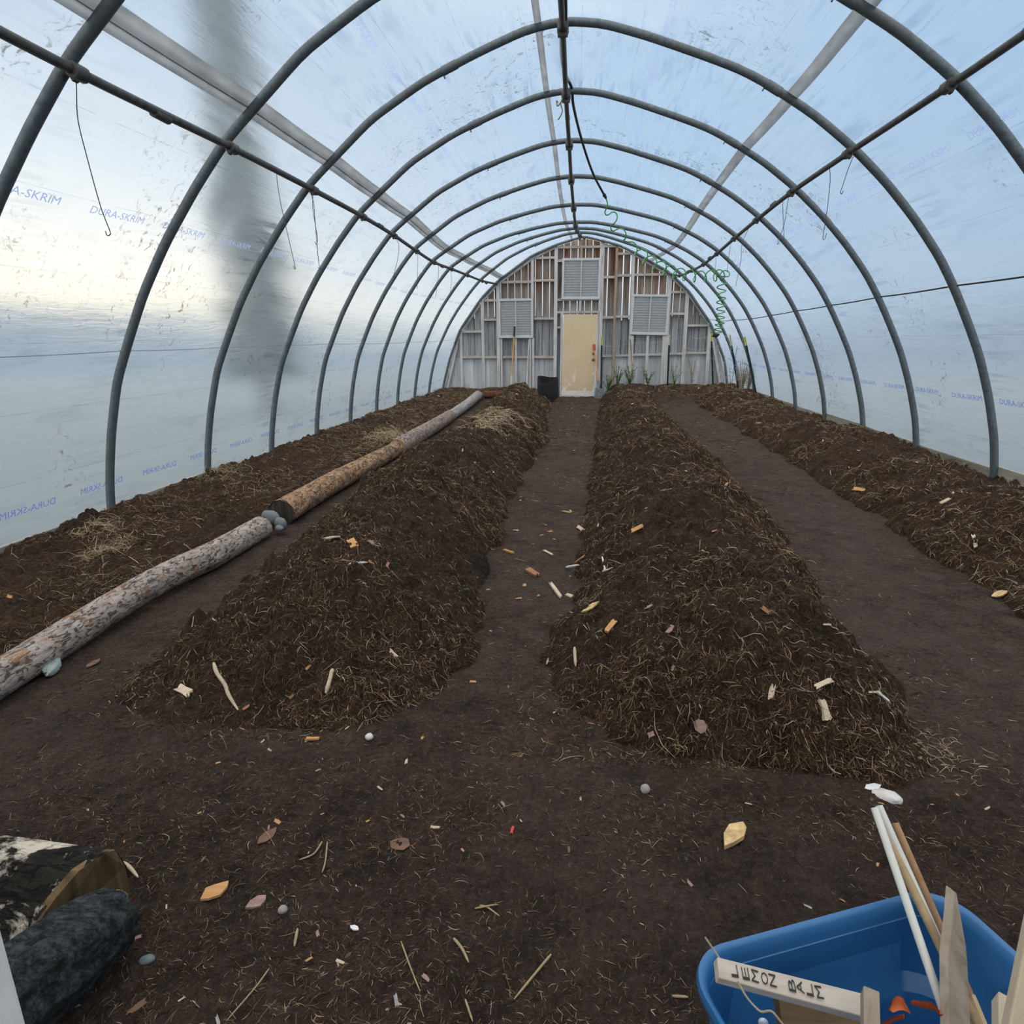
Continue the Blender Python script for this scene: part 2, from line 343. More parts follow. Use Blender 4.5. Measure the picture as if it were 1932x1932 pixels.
M['blond']=wood('blond_wood',(.52,.44,.32),(.60,.52,.40),(.34,.26,.16),axis=2)
M['marker']=plain('black_marker',(.012,.012,.014),.6)
M['white_paint']=plain('white_painted_wood',(.86,.85,.81),.6,0,.06,14)
M['fabric_black']=plain('black_felt',(.035,.036,.038),.95,0,.2,60)
M['yellow_handle']=plain('yellow_wood_handle',(.62,.36,.10),.5,0,.08)
M['orange_handle']=plain('orange_wood_handle',(.62,.30,.17),.5,0,.08)
M['red_grip']=plain('red_grip',(.50,.06,.03),.5)
M['black_grip']=plain('black_grip',(.015,.016,.018),.5)
M['shovel']=plain('blue_grey_steel',(.20,.23,.26),.45,.6,.12)
M['green_post']=plain('dark_green_post',(.012,.032,.035),.5,.2)
M['yellow_tip']=plain('yellow_green_tip',(.58,.66,.16),.5)
M['white_tip']=plain('cream_tip',(.68,.66,.52),.5)
M['weed']=plain('weed_green',(.11,.19,.06),.7,0,.25,30)
M['dryweed']=plain('dry_weed',(.34,.29,.21),.8,0,.25,30)
M['darkstem']=plain('dark_stem',(.05,.045,.04),.8)
M['netting']=plain('pale_netting',(.58,.60,.60),.6)
M['spruce']=plain('spruce_needles',(.012,.025,.016),.9,0,.3,4)
M['trunk']=plain('spruce_bark',(.04,.032,.026),.9,0,.3,6)
M['base_board']=wood('base_board',(.30,.29,.24),(.40,.38,.32),(.14,.13,.10),axis=1)
M['scrap']=plain('grey_green_plastic',(.30,.36,.36),.35,0,.1,30)
M['clip']=plain('pale_blue_tag',(.50,.60,.72),.4)
M['out']=soil_mat('frosted_field',[(.23,.27,.29),(.28,.33,.36),(.34,.39,.42),(.30,.345,.37),(.35,.375,.37)],.5)
M['clod']=plain('dark_clod',(.020,.014,.010),.95,0,.3,30,.6,.2)
# ------------------------------------------------------------------ hoop profile (surveyed), per-hoop fit
Y0=2.8446; S=1.2192; YW=Y0+10*S
CAN=np.array([(-3.292,-.12),(-3.284,.02),(-3.278,.106),(-3.272,.197),(-3.243,.396),(-3.179,.692),(-3.073,1.049),(-2.933,1.334),(-2.799,1.593),(-2.6,1.899),(-2.36,2.204),(-2.132,2.46),(-1.61,2.89),(-1.2,3.12),(-.8,3.284),(-.453,3.408),(-.19,3.452),(.099,3.423),(.421,3.328),(.824,3.187),(1.065,3.096),(1.252,3.0),(1.58,2.80),(1.869,2.581),(2.12,2.352),(2.348,2.107),(2.556,1.847),(2.698,1.62),(2.83,1.377),(2.949,1.141),(3.064,.84),(3.156,.531),(3.208,.233),(3.222,.06),(3.23,-.12)])
NT_=361
def resample(P,n):
    d=np.r_[0,np.cumsum(np.linalg.norm(np.diff(P,axis=0),axis=1))]; t=np.linspace(0,d[-1],n)
    Q=np.stack([np.interp(t,d,P[:,i]) for i in range(P.shape[1])],1)
    return Q,d[-1]
CANR,ARC=resample(CAN,NT_)
for _ in range(10): CANR[1:-1]=.25*CANR[:-2]+.5*CANR[1:-1]+.25*CANR[2:]
TT=np.linspace(0,ARC,NT_)
def t_of(x,z): return TT[np.argmin((CANR[:,0]-x)**2+(CANR[:,1]-z)**2)]
AT=np.array([0,t_of(-3.278,.11),t_of(-2.124,2.453),t_of(-.19,3.452),t_of(1.862,2.581),t_of(3.21,.21),ARC])
A0=np.stack([np.interp(AT,TT,CANR[:,i]) for i in (0,1)],1)
LPk={0:(-2.13,2.41),1:(-2.124,2.438),2:(-2.124,2.453),3:(-2.138,2.465),4:(-2.181,2.469),5:(-2.228,2.452),6:(-2.263,2.441),7:(-2.239,2.464),8:(-2.181,2.472),9:(-2.088,2.468),10:(-1.93,2.49)}
RPk={0:(1.91,2.60),1:(1.905,2.595),2:(1.862,2.581),3:(1.841,2.57),4:(1.848,2.539),5:(1.883,2.52),6:(1.913,2.487),7:(1.938,2.465),8:(1.949,2.486),9:(1.902,2.509),10:(1.80,2.66)}
RIk={0:(-.186,3.455),1:(-.186,3.455),2:(-.186,3.45),3:(-.193,3.416),4:(-.188,3.341),5:(-.185,3.256),6:(-.169,3.147),7:(-.155,3.107),8:(-.141,3.203),9:(-.101,3.314),10:(-.0,3.40)}
KS=list(range(-3,11))
def prof(k):
    kk=max(k,0); L=np.array(LPk[kk]); R=np.array(RPk[kk]); I=np.array(RIk[kk])
    d=np.zeros((7,2)); d[2]=L-np.array(LPk[2]); d[3]=I-np.array(RIk[2]); d[4]=R-np.array(RPk[2])
    if k==10: d[0]=d[1]=(.07,0); d[5]=d[6]=(-.02,0)
    D=np.stack([np.interp(TT,AT,d[:,i]) for i in (0,1)],1)
    for _ in range(40): D[1:-1]=.25*D[:-2]+.5*D[1:-1]+.25*D[2:]
    return CANR+D
PR={k:prof(k) for k in KS}
WALLP=np.array([(-3.20,.0),(-3.197,.23),(-3.02,.85),(-2.768,1.485),(-2.267,2.159),(-1.9,2.513),(-1.136,3.031),(-.607,3.241),(-.02,3.40),(.687,3.221),(1.037,3.065),(1.812,2.646),(2.238,2.262),(2.762,1.569),(3.107,.799),(3.204,.282),(3.21,.0)])
WR,_=resample(WALLP,NT_)
for _ in range(14): WR[1:-1]=.25*WR[:-2]+.5*WR[1:-1]+.25*WR[2:]
# match the end frame to the same arc parameter by nearest relative length
PR[10]=.5*PR[10]+.5*WR if False else np.stack([np.interp(TT/ARC,np.linspace(0,1,NT_),WR[:,i]) for i in (0,1)],1)
def normals2(P):
    T=np.gradient(P,axis=0); T/=np.linalg.norm(T,axis=1)[:,None]; return np.stack([-T[:,1],T[:,0]],1)   # outward (left of travel)
HR=.028
# hoops -------------------------------------------------------------
ordw={-1:'out of sight above the camera',0:'nearest the camera, crossing the top left corner',1:'second from the camera, its foot beside the front log',2:'third from the camera, crown just under the top',3:'fourth from the camera, with loose twine tied at its crown',4:'fifth from the camera, between the twine hoop and the hose end',5:'sixth from the camera, just before the black hose end',6:'seventh from the camera, passing behind the start of the green coil',7:'eighth from the camera, where the ridge pipe sags lowest',8:'ninth from the camera, third last before the board wall',9:'tenth from the camera, last but one before the board wall',10:'eleventh, pressed against the board end wall'}
for k in range(0,11):
    Yk=Y0+k*S-(.10 if k==10 else 0)
    P=PR[k]; P3=np.stack([P[:,0],np.full(len(P),Yk),P[:,1]],1)[4:-4:3]
    if k==10:
        n2=normals2(P)*.0; 
    t=thing('hoop',('grey pipe hoop, '+ordw[k]),'hoop',(0,Yk,0),'pipe hoops of the tunnel')
    b=MB(); b.tube(P3,HR,12); adopt(b.build('pipe',M['pipe'],None,True),t)
    if k<10:
        for nm,(x,z),dy in (('ridge_clamp',RIk[max(k,0)],-.012),('purlin_clamp',LPk[max(k,0)],-.045),('purlin_clamp',RPk[max(k,0)],-.045)):
            b=MB()
            if nm=='ridge_clamp':
                b.tube([(x,Yk-.05,z-.03),(x,Yk+.06,z-.045)],.042,10); b.bar((x,Yk,z),(x,Yk+.01,z-.09),.07,.05)
            else:
                sg=-1 if x<0 else 1
                b.tube([(x-sg*.028,Yk-.035,z-.035),(x-sg*.028,Yk+.035,z-.035)],.032,10); b.bar((x,Yk,z),(x-sg*.03,Yk,z-.06),.03,.05)
            adopt(b.build(nm,M['purlin'],None,True,auto=.7),t)
        # swaged joints with bolt
        for j in (int(NT_*.40),int(NT_*.63)):
            p=P[j]; q=P[j+4]; b=MB(); b.tube([(p[0],Yk,p[1]),(q[0],Yk,q[1])],HR*1.13,12); n=normals2(P)[j]
            b.tube([(p[0],Yk,p[1]),(p[0]-n[0]*.05,Yk,p[1]-n[1]*.05)],.006,6)
            adopt(b.build('pipe_joint',M['pipe'],None,True,auto=.7),t)
# purlins -------------------------------------------------------------
def along(dic,dx,dz,k0=-1):
    P=[]
    for k in range(k0,11):
        x,z=dic[max(k,0)]; P.append((x+dx,Y0+k*S-(.08 if k==10 else 0),z+dz))
    return P
def spline(P,m=6):
    P=np.array(P,float); n=len(P); out=[]
    for i in range(n-1):
        p0=P[max(i-1,0)];p1=P[i];p2=P[i+1];p3=P[min(i+2,n-1)]
        for s in np.linspace(0,1,m,endpoint=False):
            out.append(.5*((2*p1)+(-p0+p2)*s+(2*p0-5*p1+4*p2-p3)*s*s+(-p0+3*p1-3*p2+p3)*s**3))
    out.append(P[-1]); return np.array(out)
def adddic(nm,label,dic,dx,dz,r,mat):
    P=spline(along(dic,dx,dz)); b=MB(); b.tube(P,r,10)
    for k in range(0,10,3):
        x,z=dic[k]; b.tube([(x+dx,Y0+k*S+.5,z+dz-.0),(x+dx,Y0+k*S+.62,z+dz)],r*1.12,10)
    return tag(b.build(nm,mat,None,True,auto=.7),label,'pipe','lengthwise pipes under the hoops')
adddic('purlin_pipe','long dark purlin pipe running under the hoops on the left side',LPk,.02,-.03,.021,M['purlin'])
adddic('purlin_pipe','long dark purlin pipe running under the hoops on the right side',RPk,-.02,-.03,.021,M['purlin'])
adddic('ridge_pipe','dark ridge pipe running along the top centre of the tunnel',RIk,0,-.05,.021,M['purlin'])
# ------------------------------------------------------------------ film
def film_xz(Yarr):
    """profile for every Y: (nY,NT,2)"""
    k=(Yarr-Y0)/S; k=np.clip(k,-3,10); i=np.minimum(np.floor(k).astype(int),9); f=(k-i)[:,None,None]
    A=np.stack([PR[j] for j in KS]); P=A[i+3]*(1-f)+A[i+4]*f
    return P,(k-i)
def film_grid(t0,t1,Ya,nt,off=HR+.004):
    P,fr=film_xz(Ya)
    tt=np.linspace(t0,t1,nt); idx=np.interp(tt,TT,np.arange(NT_)); i=np.minimum(idx.astype(int),NT_-2); f=(idx-i)[None,:,None]
    Q=P[:,i]*(1-f)+P[:,i+1]*f
    G=np.gradient(P,axis=1); G/=np.linalg.norm(G,axis=2)[:,:,None]; N=np.stack([-G[:,:,1],G[:,:,0]],2)
    Nn=N[:,i]*(1-f)+N[:,i+1]*f
    Tm,Ym=np.meshgrid(tt,Ya)
    dh=np.minimum(fr,1-fr)[:,None]                      # distance to nearest hoop, in bays
    kk=np.round((Ya-Y0)/S)[:,None]
    w=vn(Tm/.045+kk*7.7,Ym/.5+kk*3.3,11)+.6*vn(Tm/.10+Ym*.7,Ym/.9,12)
    up=(.25+.75*sst(1.6,2.6,np.minimum(Tm,ARC-Tm)))
    amp=up*.022*np.exp(-dh/.15)*(.4+1.3*np.clip(vn(Tm/.5,kk*5.1+Ym*.2,13)+.35,0,1))
    w2=up*vn(Tm/.16+Ym*.9,Ym/.28-Tm*.5,15)*.020*np.clip(vn(Tm/.8,Ym/1.1,16)+.25,0,.6)
    sag=-.022*np.sin(PI*fr)[:,None]
    D=off+sag*0.6+w*amp+w2
    X=Q[:,:,0]+Nn[:,:,0]*D; Z=Q[:,:,1]+Nn[:,:,1]*D
    return np.stack([X,Ym,Z],2),Tm,Ym,Nn
YA=np.arange(-.82,YW+.02,.03)
tL=t_of(-2.985,1.245); tR=t_of(2.69,1.635)
for nm,a,b,n,lab in (('wall_left',0,tL,130,'lower left side of the tunnel, milky plastic film'),('ceiling',tL,tR,460,'arched roof of milky reinforced plastic film'),('wall_right',tR,ARC,150,'lower right side of the tunnel, milky plastic film')):
    G,Tm,Ym,_n=film_grid(a,b,YA,n)
    me=mesh_np(nm,G.reshape(-1,3),gridF(len(YA),n)[:,::-1],np.stack([Tm.ravel(),Ym.ravel()],1))
    o=link(nm,me,M['film']); struct(o)
    if nm=='ceiling': CEIL=o
    elif nm=='wall_left': WL=o
    else: WRT=o
def film_pt(t,Y,off):
    """points on the film, arrays t,Y"""
    t=np.asarray(t,float); Y=np.asarray(Y,float)
    k=np.clip((Y-Y0)/S,-3,10); i=np.minimum(np.floor(k).astype(int),9); f=(k-i)[:,None]
    A=np.stack([PR[j] for j in KS]); idx=np.interp(t,TT,np.arange(NT_)); j=np.minimum(idx.astype(int),NT_-2); g=(idx-j)[:,None]
    a=A[i+3,j]*(1-g)+A[i+3,j+1]*g; b=A[i+4,j]*(1-g)+A[i+4,j+1]*g; P=a*(1-f)+b*f
    a2=A[i+3,j+1]*(1-f)+A[i+4,j+1]*f-(A[i+3,j]*(1-f)+A[i+4,j]*f); a2/=np.linalg.norm(a2,axis=1)[:,None]
    N=np.stack([-a2[:,1],a2[:,0]],1); sag=-.022*.6*np.sin(PI*(k-i))
    P=P+N*(off+sag)[:,None] if np.ndim(off) else P+N*((HR+.004)+sag+off)[:,None]
    return np.stack([P[:,0],Y,P[:,1]],1)
def strip(parent,name,t,w,off,mat,ya=-.8,yb=None,wob=.02):
    yb=yb or YW-.02; Ys=np.arange(ya,yb,.06); n=len(Ys); c=t+wob*2*fbm(Ys*.35,Ys*0+t,5,2)
    V=np.concatenate([film_pt(c-w/2,Ys,off),film_pt(c+w/2,Ys,off),film_pt(c+w/2,Ys,off-.0012),film_pt(c-w/2,Ys,off-.0012)]).reshape(4,n,3).transpose(1,0,2).reshape(-1,3)
    o=link(name,mesh_np(name,V,gridF(n,4,True)),mat,parent,False); return o
for t,w in ((t_of(-1.925,2.66),.085),(t_of(1.395,2.93),.085),(t_of(-.33,3.43),.05)):
    strip(CEIL,'seam_tape',t,w,-.012,M['tape'])
strip(CEIL,'seam_tape',t_of(-1.925,2.66)-.06,.05,-.013,M['tape'])
strip(WRT,'seam_cord',tR,.012,-.012,M['wire'],wob=.004)
strip(WL,'seam_cord',tL,.005,-.012,M['tape'],wob=.004)
# printed lettering ---------------------------------------------------
def text_mesh(s,size=1.):
    cu=bpy.data.curves.new('txt','FONT'); cu.body=s; cu.size=size; cu.resolution_u=2; cu.fill_mode='FRONT'
    o=bpy.data.objects.new('txt',cu); COL.objects.link(o)
    dg=bpy.context.evaluated_depsgraph_get(); dg.update(); me=bpy.data.meshes.new_from_object(o.evaluated_get(dg))
    V=np.array([v.co[:] for v in me.vertices]); F=[tuple(p.vertices) for p in me.polygons]
    bpy.data.objects.remove(o); bpy.data.meshes.remove(me); bpy.data.curves.remove(cu)
    return V[:,:2],F
TV,TF=text_mesh('DURA-SKRIM',1.)
TV=(TV-TV.min(0))/(TV.max(0)-TV.min(0)); TV[:,0]-=.5; TV[:,1]-=.5
def lettering(parent,t,dirY,flipT,ys,h=.05,L=.40):
    b=MB()
    for yc in ys:
        if yc<.2: continue
        V=film_pt(t+TV[:,1]*h*flipT,np.clip(yc+TV[:,0]*L*dirY,-.8,YW-.05),-.016-.004*abs(math.sin(yc*3)))
        b.add(V,TF)
    o=b.build('printed_lettering',M['ink'] if parent is CEIL else M['ink2'],parent,False); o['kind']='stuff'; o['label']='blue lettering printed on the film'
    return o
yy=np.arange(.9,14.6,.62)
# t grows from the left foot over the crown to the right foot
lettering(WL,t_of(-3.264,.36),-1,1,yy,.042,.40)
lettering(CEIL,t_of(-2.55,1.985),1,1,yy+.2,.042,.42)
lettering(CEIL,t_of(2.14,2.40)-.0,-1,-1,yy+.1,.05,.42)
lettering(WRT,t_of(3.075,.83),-1,-1,yy+.35,.042,.40)
lettering(CEIL,t_of(.51,3.32),-1,-1,yy,.045,.42)
lettering(CEIL,t_of(-1.36,3.10),1,1,yy+.3,.045,.42)
# ------------------------------------------------------------------ ground
def m1(x,y):
    x=x+.10*vn(x*4.5,y*4.5,301)+.05*vn(x*11,y*11,302); y0=y; y=y+.12*vn(x*4.,y*4.,303)
    xc=-1.125+.05*np.sin(y*.9)+.05*vn(y*.8,0*y,3); w=.635+.05*vn(y*1.3,0*y+4,3); fl_=sst(2.9,1.9,y); xc=xc-.06*fl_; w=w+.06*fl_
    u=np.clip((x-xc)/w,-1,1); c=(1-np.abs(u)**1.7)**1.15
    h=(.37+.07*vn(y*1.4,0*y+9,5))*(1+.30*fbm(x*2.6,y*2.6,304,2))
    e=sst(1.72+.20*u*u,2.5,y)*(1-sst(12.7,13.5,y))
    dip=-.09*np.exp(-((x+1.14)/.17)**2-((y-2.42)/.22)**2)
    return h*c*e+dip*(c>0)
def m2(x,y):
    x=x+.10*vn(x*4.5,y*4.5,311)+.05*vn(x*11,y*11,312); y=y+.12*vn(x*4.,y*4.,313)
    xc=np.interp(y,[2,3,4.3,6,10,13],[.52,.58,.70,.75,.80,.93]); w=np.interp(y,[2,3,4.3,6,10,13],[.64,.66,.67,.67,.57,.53])+.05*vn(y*1.2,0*y+14,3)
    u=np.clip((x-xc)/w,-1,1); c=(1-np.abs(u)**1.8)**1.1
    h=(.36+.07*vn(y*1.3,0*y+19,5))*(1+.30*fbm(x*2.6,y*2.6,314,2))
    fr=1.80-.06*sst(-.3,.5,u)+.20*np.clip(-u,0,1)
    e=sst(fr-.04,fr+.50,y)**.75*(1-sst(13.6,14.3,y))
    return h*c*e
def m3(x,y):
    x=x+.14*vn(x*3.5,y*3.5,321)+.05*vn(x*11,y*11,322)
    toe=2.17+.03*np.sin(y*1.1)+.06*vn(y*1.2,0*y+24,7)+.02*np.clip(y-6,0,9)
    u=np.clip((x-toe)/.62,0,1); h=.25+.08*vn(y*1.5,0*y+27,7)+.10*vn(x*3,y*3,323)
    return h*np.sin(u*PI/2)**.9+.04*vn(x*2.6,y*1.6,28)*sst(0,.3,u)
def m4(x,y):
    u=sst(-2.10,-2.30,x); return u*(.10+.03*vn(x*2.,y*1.2,31)+.05*sst(-2.7,-3.2,x))
def floor_macro(x,y):
    b=.006*fbm(x*1.3,y*1.3,41,3)*3
    wl=sst(14.0,14.6,y); lft=sst(-.75,-1.1,x); rgt=sst(.42,.75,x)
    return b+wl*(lft*(.20+.05*vn(x*2.5,y*2,43))+rgt*(.27+.06*vn(x*2.5,y*2,44)))-.0
def rough(x,y,a=1.): return a*(.012*fbm(x*9,y*9,51,4,.6)+.010*np.abs(vn(x*26,y*26,55))+.008*vn(x*60,y*60,57))
def clods(x,y,a):
    r=np.abs(fbm(x*5.5,y*5.5,61,3,.6)); return a*(.075*r+.07*np.abs(vn(x*13,y*13,63))+.045*np.abs(vn(x*30,y*30,65))+.016*vn(x*75,y*75,67)-.02)
def z_floor(x,y):
    front=.006*np.clip(2.4-y,0,1.2)
    return floor_macro(x,y)+rough(x,y,.55+.5*sst(2.2,1.2,y)+.35*sst(13,14,y))
MOUNDS={'m1':(m1,(-2.0,-.28),(1.55,13.7)),'m2':(m2,(-.35,1.55),(1.45,14.45)),'m3':(m3,(2.0,3.212),(.8,14.9)),'m4':(m4,(-3.282,-2.02),(.4,14.6))}
def z_mound(k,x,y):
    f=MOUNDS[k][0]; h=f(x,y); c=sst(.0,.08,h); am={'m1':1.05,'m2':1.05,'m3':1.,'m4':.9}[k]
    return h+clods(x,y,am)*c-.03*(1-sst(0,.03,h))+.3*rough(x,y)*c
def ground_z(x,y):
    z=z_floor(x,y)
    for k,(f,xr,yr) in MOUNDS.items():
        inside=(x>=xr[0])&(x<=xr[1])&(y>=yr[0])&(y<=yr[1])
        z=np.where(inside,np.maximum(z,z_mound(k,x,y)),z)
    return z
def adaptY(a,b,f):
    out=[a]
    while out[-1]<b: out.append(out[-1]+max(.005,f*max(out[-1],.7)))
    out[-1]=b; return np.array(out)
Ys=adaptY(-.8,15.0,.0068); Xs=np.linspace(-3.36,3.30,560)
XX,YY=np.meshgrid(Xs,Ys); ZZ=z_floor(XX,YY)
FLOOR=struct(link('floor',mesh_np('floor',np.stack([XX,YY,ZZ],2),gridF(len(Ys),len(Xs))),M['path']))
LAB={'m1':('compost_mound','long ridge of dark compost and straw left of the centre path','soil mound','m'),
'm2':('compost_mound','long ridge of dark compost and straw right of the centre path','soil mound','m'),
'm3':('soil_bed','raised bed of reddish mulch along the right film wall','soil bed','b'),
'm4':('soil_bed','bed of dark soil and straw between the logs and left film wall','soil bed','b')}
MO={}
for k,(f,xr,yr) in MOUNDS.items():
    ya=adaptY(yr[0],yr[1],.0055); xa=np.linspace(xr[0],xr[1],int((xr[1]-xr[0])/.0095))
    X,Y=np.meshgrid(xa,ya); Z=z_mound(k,X,Y)
    edge=np.zeros_like(Z)
    V=np.stack([X,Y,Z],2)
    if k=='m3': V[:,-1,2]=-.05
    if k=='m4': V[:,0,2]=-.05
    nm,lab,cat,_=LAB[k]
    MO[k]=tag(link(nm,mesh_np(nm,V,gridF(len(ya),len(xa))),M['mound'] if k in('m1','m2') else M['bed']),lab,cat)
def hit(u,v):
    d=ray(u,v); t=np.linspace(.5,18,6000); P=EYE[None]+d[None]*t[:,None]
    ok=P[:,2]<=ground_z(P[:,0],P[:,1]); i=int(np.argmax(ok)); return P[i] if ok.any() else onZ(u,v,0)
def gnorm(x,y,e=.03):
    a=np.array([x-e,x+e,x,x]); b=np.array([y,y,y-e,y+e]); z=ground_z(a,b)
    n=np.array([-(z[1]-z[0])/(2*e),-(z[3]-z[2])/(2*e),1.]); return n/np.linalg.norm(n)
# straw ---------------------------------------------------------------
def blades(X,Y,Z,L,W,lift,curl,az,m=5):
    n=len(X); s=np.linspace(-.5,.5,m)[None,:]
    dx=np.cos(az); dy=np.sin(az); c=RNG.normal(0,1,n)*curl
    px=X[:,None]+s*L[:,None]*dx[:,None]-((s*2)**2-.4)*(c*L)[:,None]*dy[:,None]
    py=Y[:,None]+s*L[:,None]*dy[:,None]+((s*2)**2-.4)*(c*L)[:,None]*dx[:,None]
    gz=ground_z(px,py)
    tilt=RNG.normal(0,lift,n)
    pz=.55*gz+.45*Z[:,None]+s*L[:,None]*tilt[:,None]+W[:,None]*.6+.25*L[:,None]*np.abs(RNG.normal(0,lift,n))[:,None]*(1-(2*s)**2)
    pz=np.maximum(pz,gz-.004)
    C=np.stack([px,py,pz],2)                                  # n,5,3
    tp=np.interp(np.linspace(0,1,m),[0,.2,.8,1],[.5,1,1,.35])[None,:,None]*W[:,None,None]
    side=np.stack([-dy,dx,np.zeros(n)],1)[:,None,:]; upv=np.array([0,0,1.])[None,None,:]
    ring=[C+side*tp, C-side*tp*.6+upv*tp*.8, C-side*tp*.6-upv*tp*.6]
    V=np.stack(ring,2)                                        # n,5,3ring,3
    base=(np.arange(n)*3*m)[:,None,None]; r=np.arange(m-1)[None,:,None]*3; j=np.arange(3)[None,None,:]; j2=(j+1)%3
    F=np.stack([base+r+j,base+r+j2,base+r+3+j2,base+r+3+j],-1).reshape(-1,4)
    return V.reshape(-1,3),F
def scatter(n,xr,yr,dens):
    """rejection sample with higher density near the camera"""
    out=[]
    while sum(map(len,out))<n:
        m=n*3; y=yr[0]+(yr[1]-yr[0])*RNG.random(m)**1.9; x=RNG.uniform(xr[0],xr[1],m); keep=RNG.random(m)<dens(x,y)
        out.append(np.stack([x[keep],y[keep]],1))
    return np.concatenate(out)[:n]
def straw(name,parent,n,xr,yr,dens,mat,lm=.05,wm=.0013,lift=.25,curl=.13,label=None,far=1.,m=5):
    P=scatter(n,xr,yr,dens); x,y=P.T; z=ground_z(x,y)
    g=1+far*np.clip(y-2,0,12)*.11
    L=lm*np.exp(RNG.normal(0,.55,n))*np.minimum(g,1.9); W=wm*np.exp(RNG.normal(0,.35,n))*g
    V,F=blades(x,y,z,np.clip(L,.012,.22),W,lift,curl,RNG.uniform(0,PI,n),m)
    o=link(name,mesh_np(name,V,F),mat,parent,True); o['kind']='stuff'
    if label: o['label']=label
    return o
pat=lambda x,y,s: np.clip(.5+1.5*fbm(x*1.7,y*1.7,s,3),.08,1)
dm=lambda f,s:(lambda x,y:(f(x,y)>.015)*pat(x,y,s))
straw('straw',MO['m1'],62000,(-1.9,-.35),(1.6,13.6),dm(m1,71),M['straw_dark'],.024,.0009,.3,.16,m=4)
straw('straw',MO['m2'],70000,(-.25,1.55),(1.5,14.4),dm(m2,72),M['straw_dark'],.024,.0009,.3,.16,m=4)
straw('straw',MO['m1'],6500,(-1.9,-.4),(1.6,13.6),dm(m1,81),M['straw'],.030,.0012,.3)
straw('straw',MO['m2'],6500,(-.2,1.5),(1.5,14.4),dm(m2,82),M['straw'],.030,.0012,.3)
straw('straw',MO['m3'],26000,(2.1,3.2),(2.2,14.8),dm(m3,73),M['straw'],.036,.0011,m=4)
straw('straw',MO['m4'],26000,(-3.25,-2.2),(1.6,14.4),dm(m4,74),M['straw'],.042,.0010,m=4)
fl=straw('straw_litter',None,34000,(-1.9,1.9),(.75,2.6),lambda x,y:(ground_z(x,y)<.06)*pat(x,y,75)**1.3*np.where(y<1.7,1,.35),M['straw_dark'],.015,.0006,.12,.12,far=0,m=4)
tag(fl,'short straw and fibre litter strewn over the bare front soil','straw',kind='stuff')
fl=straw('straw_litter',None,9000,(-2.0,2.1),(1.8,14.2),lambda x,y:(ground_z(x,y)<.05)*pat(x,y,76)*.6,M['straw_dark'],.022,.0009,.08,.15)
tag(fl,'sparse fibre bits scattered along the trodden paths','straw',kind='stuff')
fl=straw('straw_litter',None,5000,(-3.1,3.1),(13.6,14.85),lambda x,y:((np.abs(x+.1)>.5)&(ground_z(x,y)>.06))*1.,M['straw'],.05,.0012,.2,.15)
tag(fl,'brown mulch fibre heaped along the foot of the board wall','straw',kind='stuff')
def tuft(label,u,v,n,r,L,mat,lift=.5,w=.0016):
    p=hit(u,v); a=RNG.normal(0,r,(n,2)); x=p[0]+a[:,0]; y=p[1]+a[:,1]*1.5; z=ground_z(x,y)+.012*RNG.random(n)
    V,F=blades(x,y,z,L*np.exp(RNG.normal(0,.3,n)),np.full(n,w),lift,.35,RNG.uniform(0,PI,n))
    return tag(link('straw_tuft',mesh_np('straw_tuft',V,F),mat),label,'straw tuft','pale straw tufts',kind='stuff')
tuft('pale straw tuft on the left bed beside the front log',205,1040,160,.06,.10,M['straw_pale'])
tuft('pale straw tuft below the second hoop foot on the left bed',190,995,110,.06,.09,M['straw_pale'])
tuft('pale straw tuft under the third hoop foot on the left',420,890,110,.07,.11,M['straw_pale'])
tuft('pale straw heap behind the split log on the left bed',735,822,260,.14,.16,M['straw_pale'],.6,.003)
tuft('pale straw spilling onto the path beside the split log',785,845,150,.16,.15,M['straw_pale'],.25,.003)
tuft('pale straw wisps on the far end of the left mound',945,785,160,.14,.20,M['straw_pale'],.3,.004)
tuft('pale straw wisps on the left mound before the black pot',915,800,120,.12,.2,M['straw_pale'],.3,.004)
tuft('pale straw tuft at the foot of the right mound front corner',1770,1420,110,.05,.035,M['straw_pale'],.3,.0010)
tuft('yellowish straw at the foot of the left mound front',430,1330,90,.06,.035,M['straw'],.5,.0009)
# clods: individual lumps on the bare soil are part of the floor material; a few big ones
# ------------------------------------------------------------------ baseboards, outside ground
for sg,nm,t in ((-1,'baseboard_left',t_of(-3.28,.10)),(1,'baseboard_right',t_of(3.2,.22))):
    b=MB()
    for k in range(-3,10):
        ya=Y0+k*S*1.0; x=-3.294 if sg<0 else 3.224; zt=.115 if sg<0 else .255
        dz=.015*math.sin(k*2.1)
        b.box((x,ya+S/2,zt/2+dz),(.026,S-.01,zt+.10))
    struct(b.build(nm,M['base_board'],None,False,.003))
b=MB(); b.add([(-160,-60,-.07),(160,-60,-.07),(160,260,-.07),(-160,260,-.07)],[(0,1,2,3)]); struct(b.build('ground',M['out']))
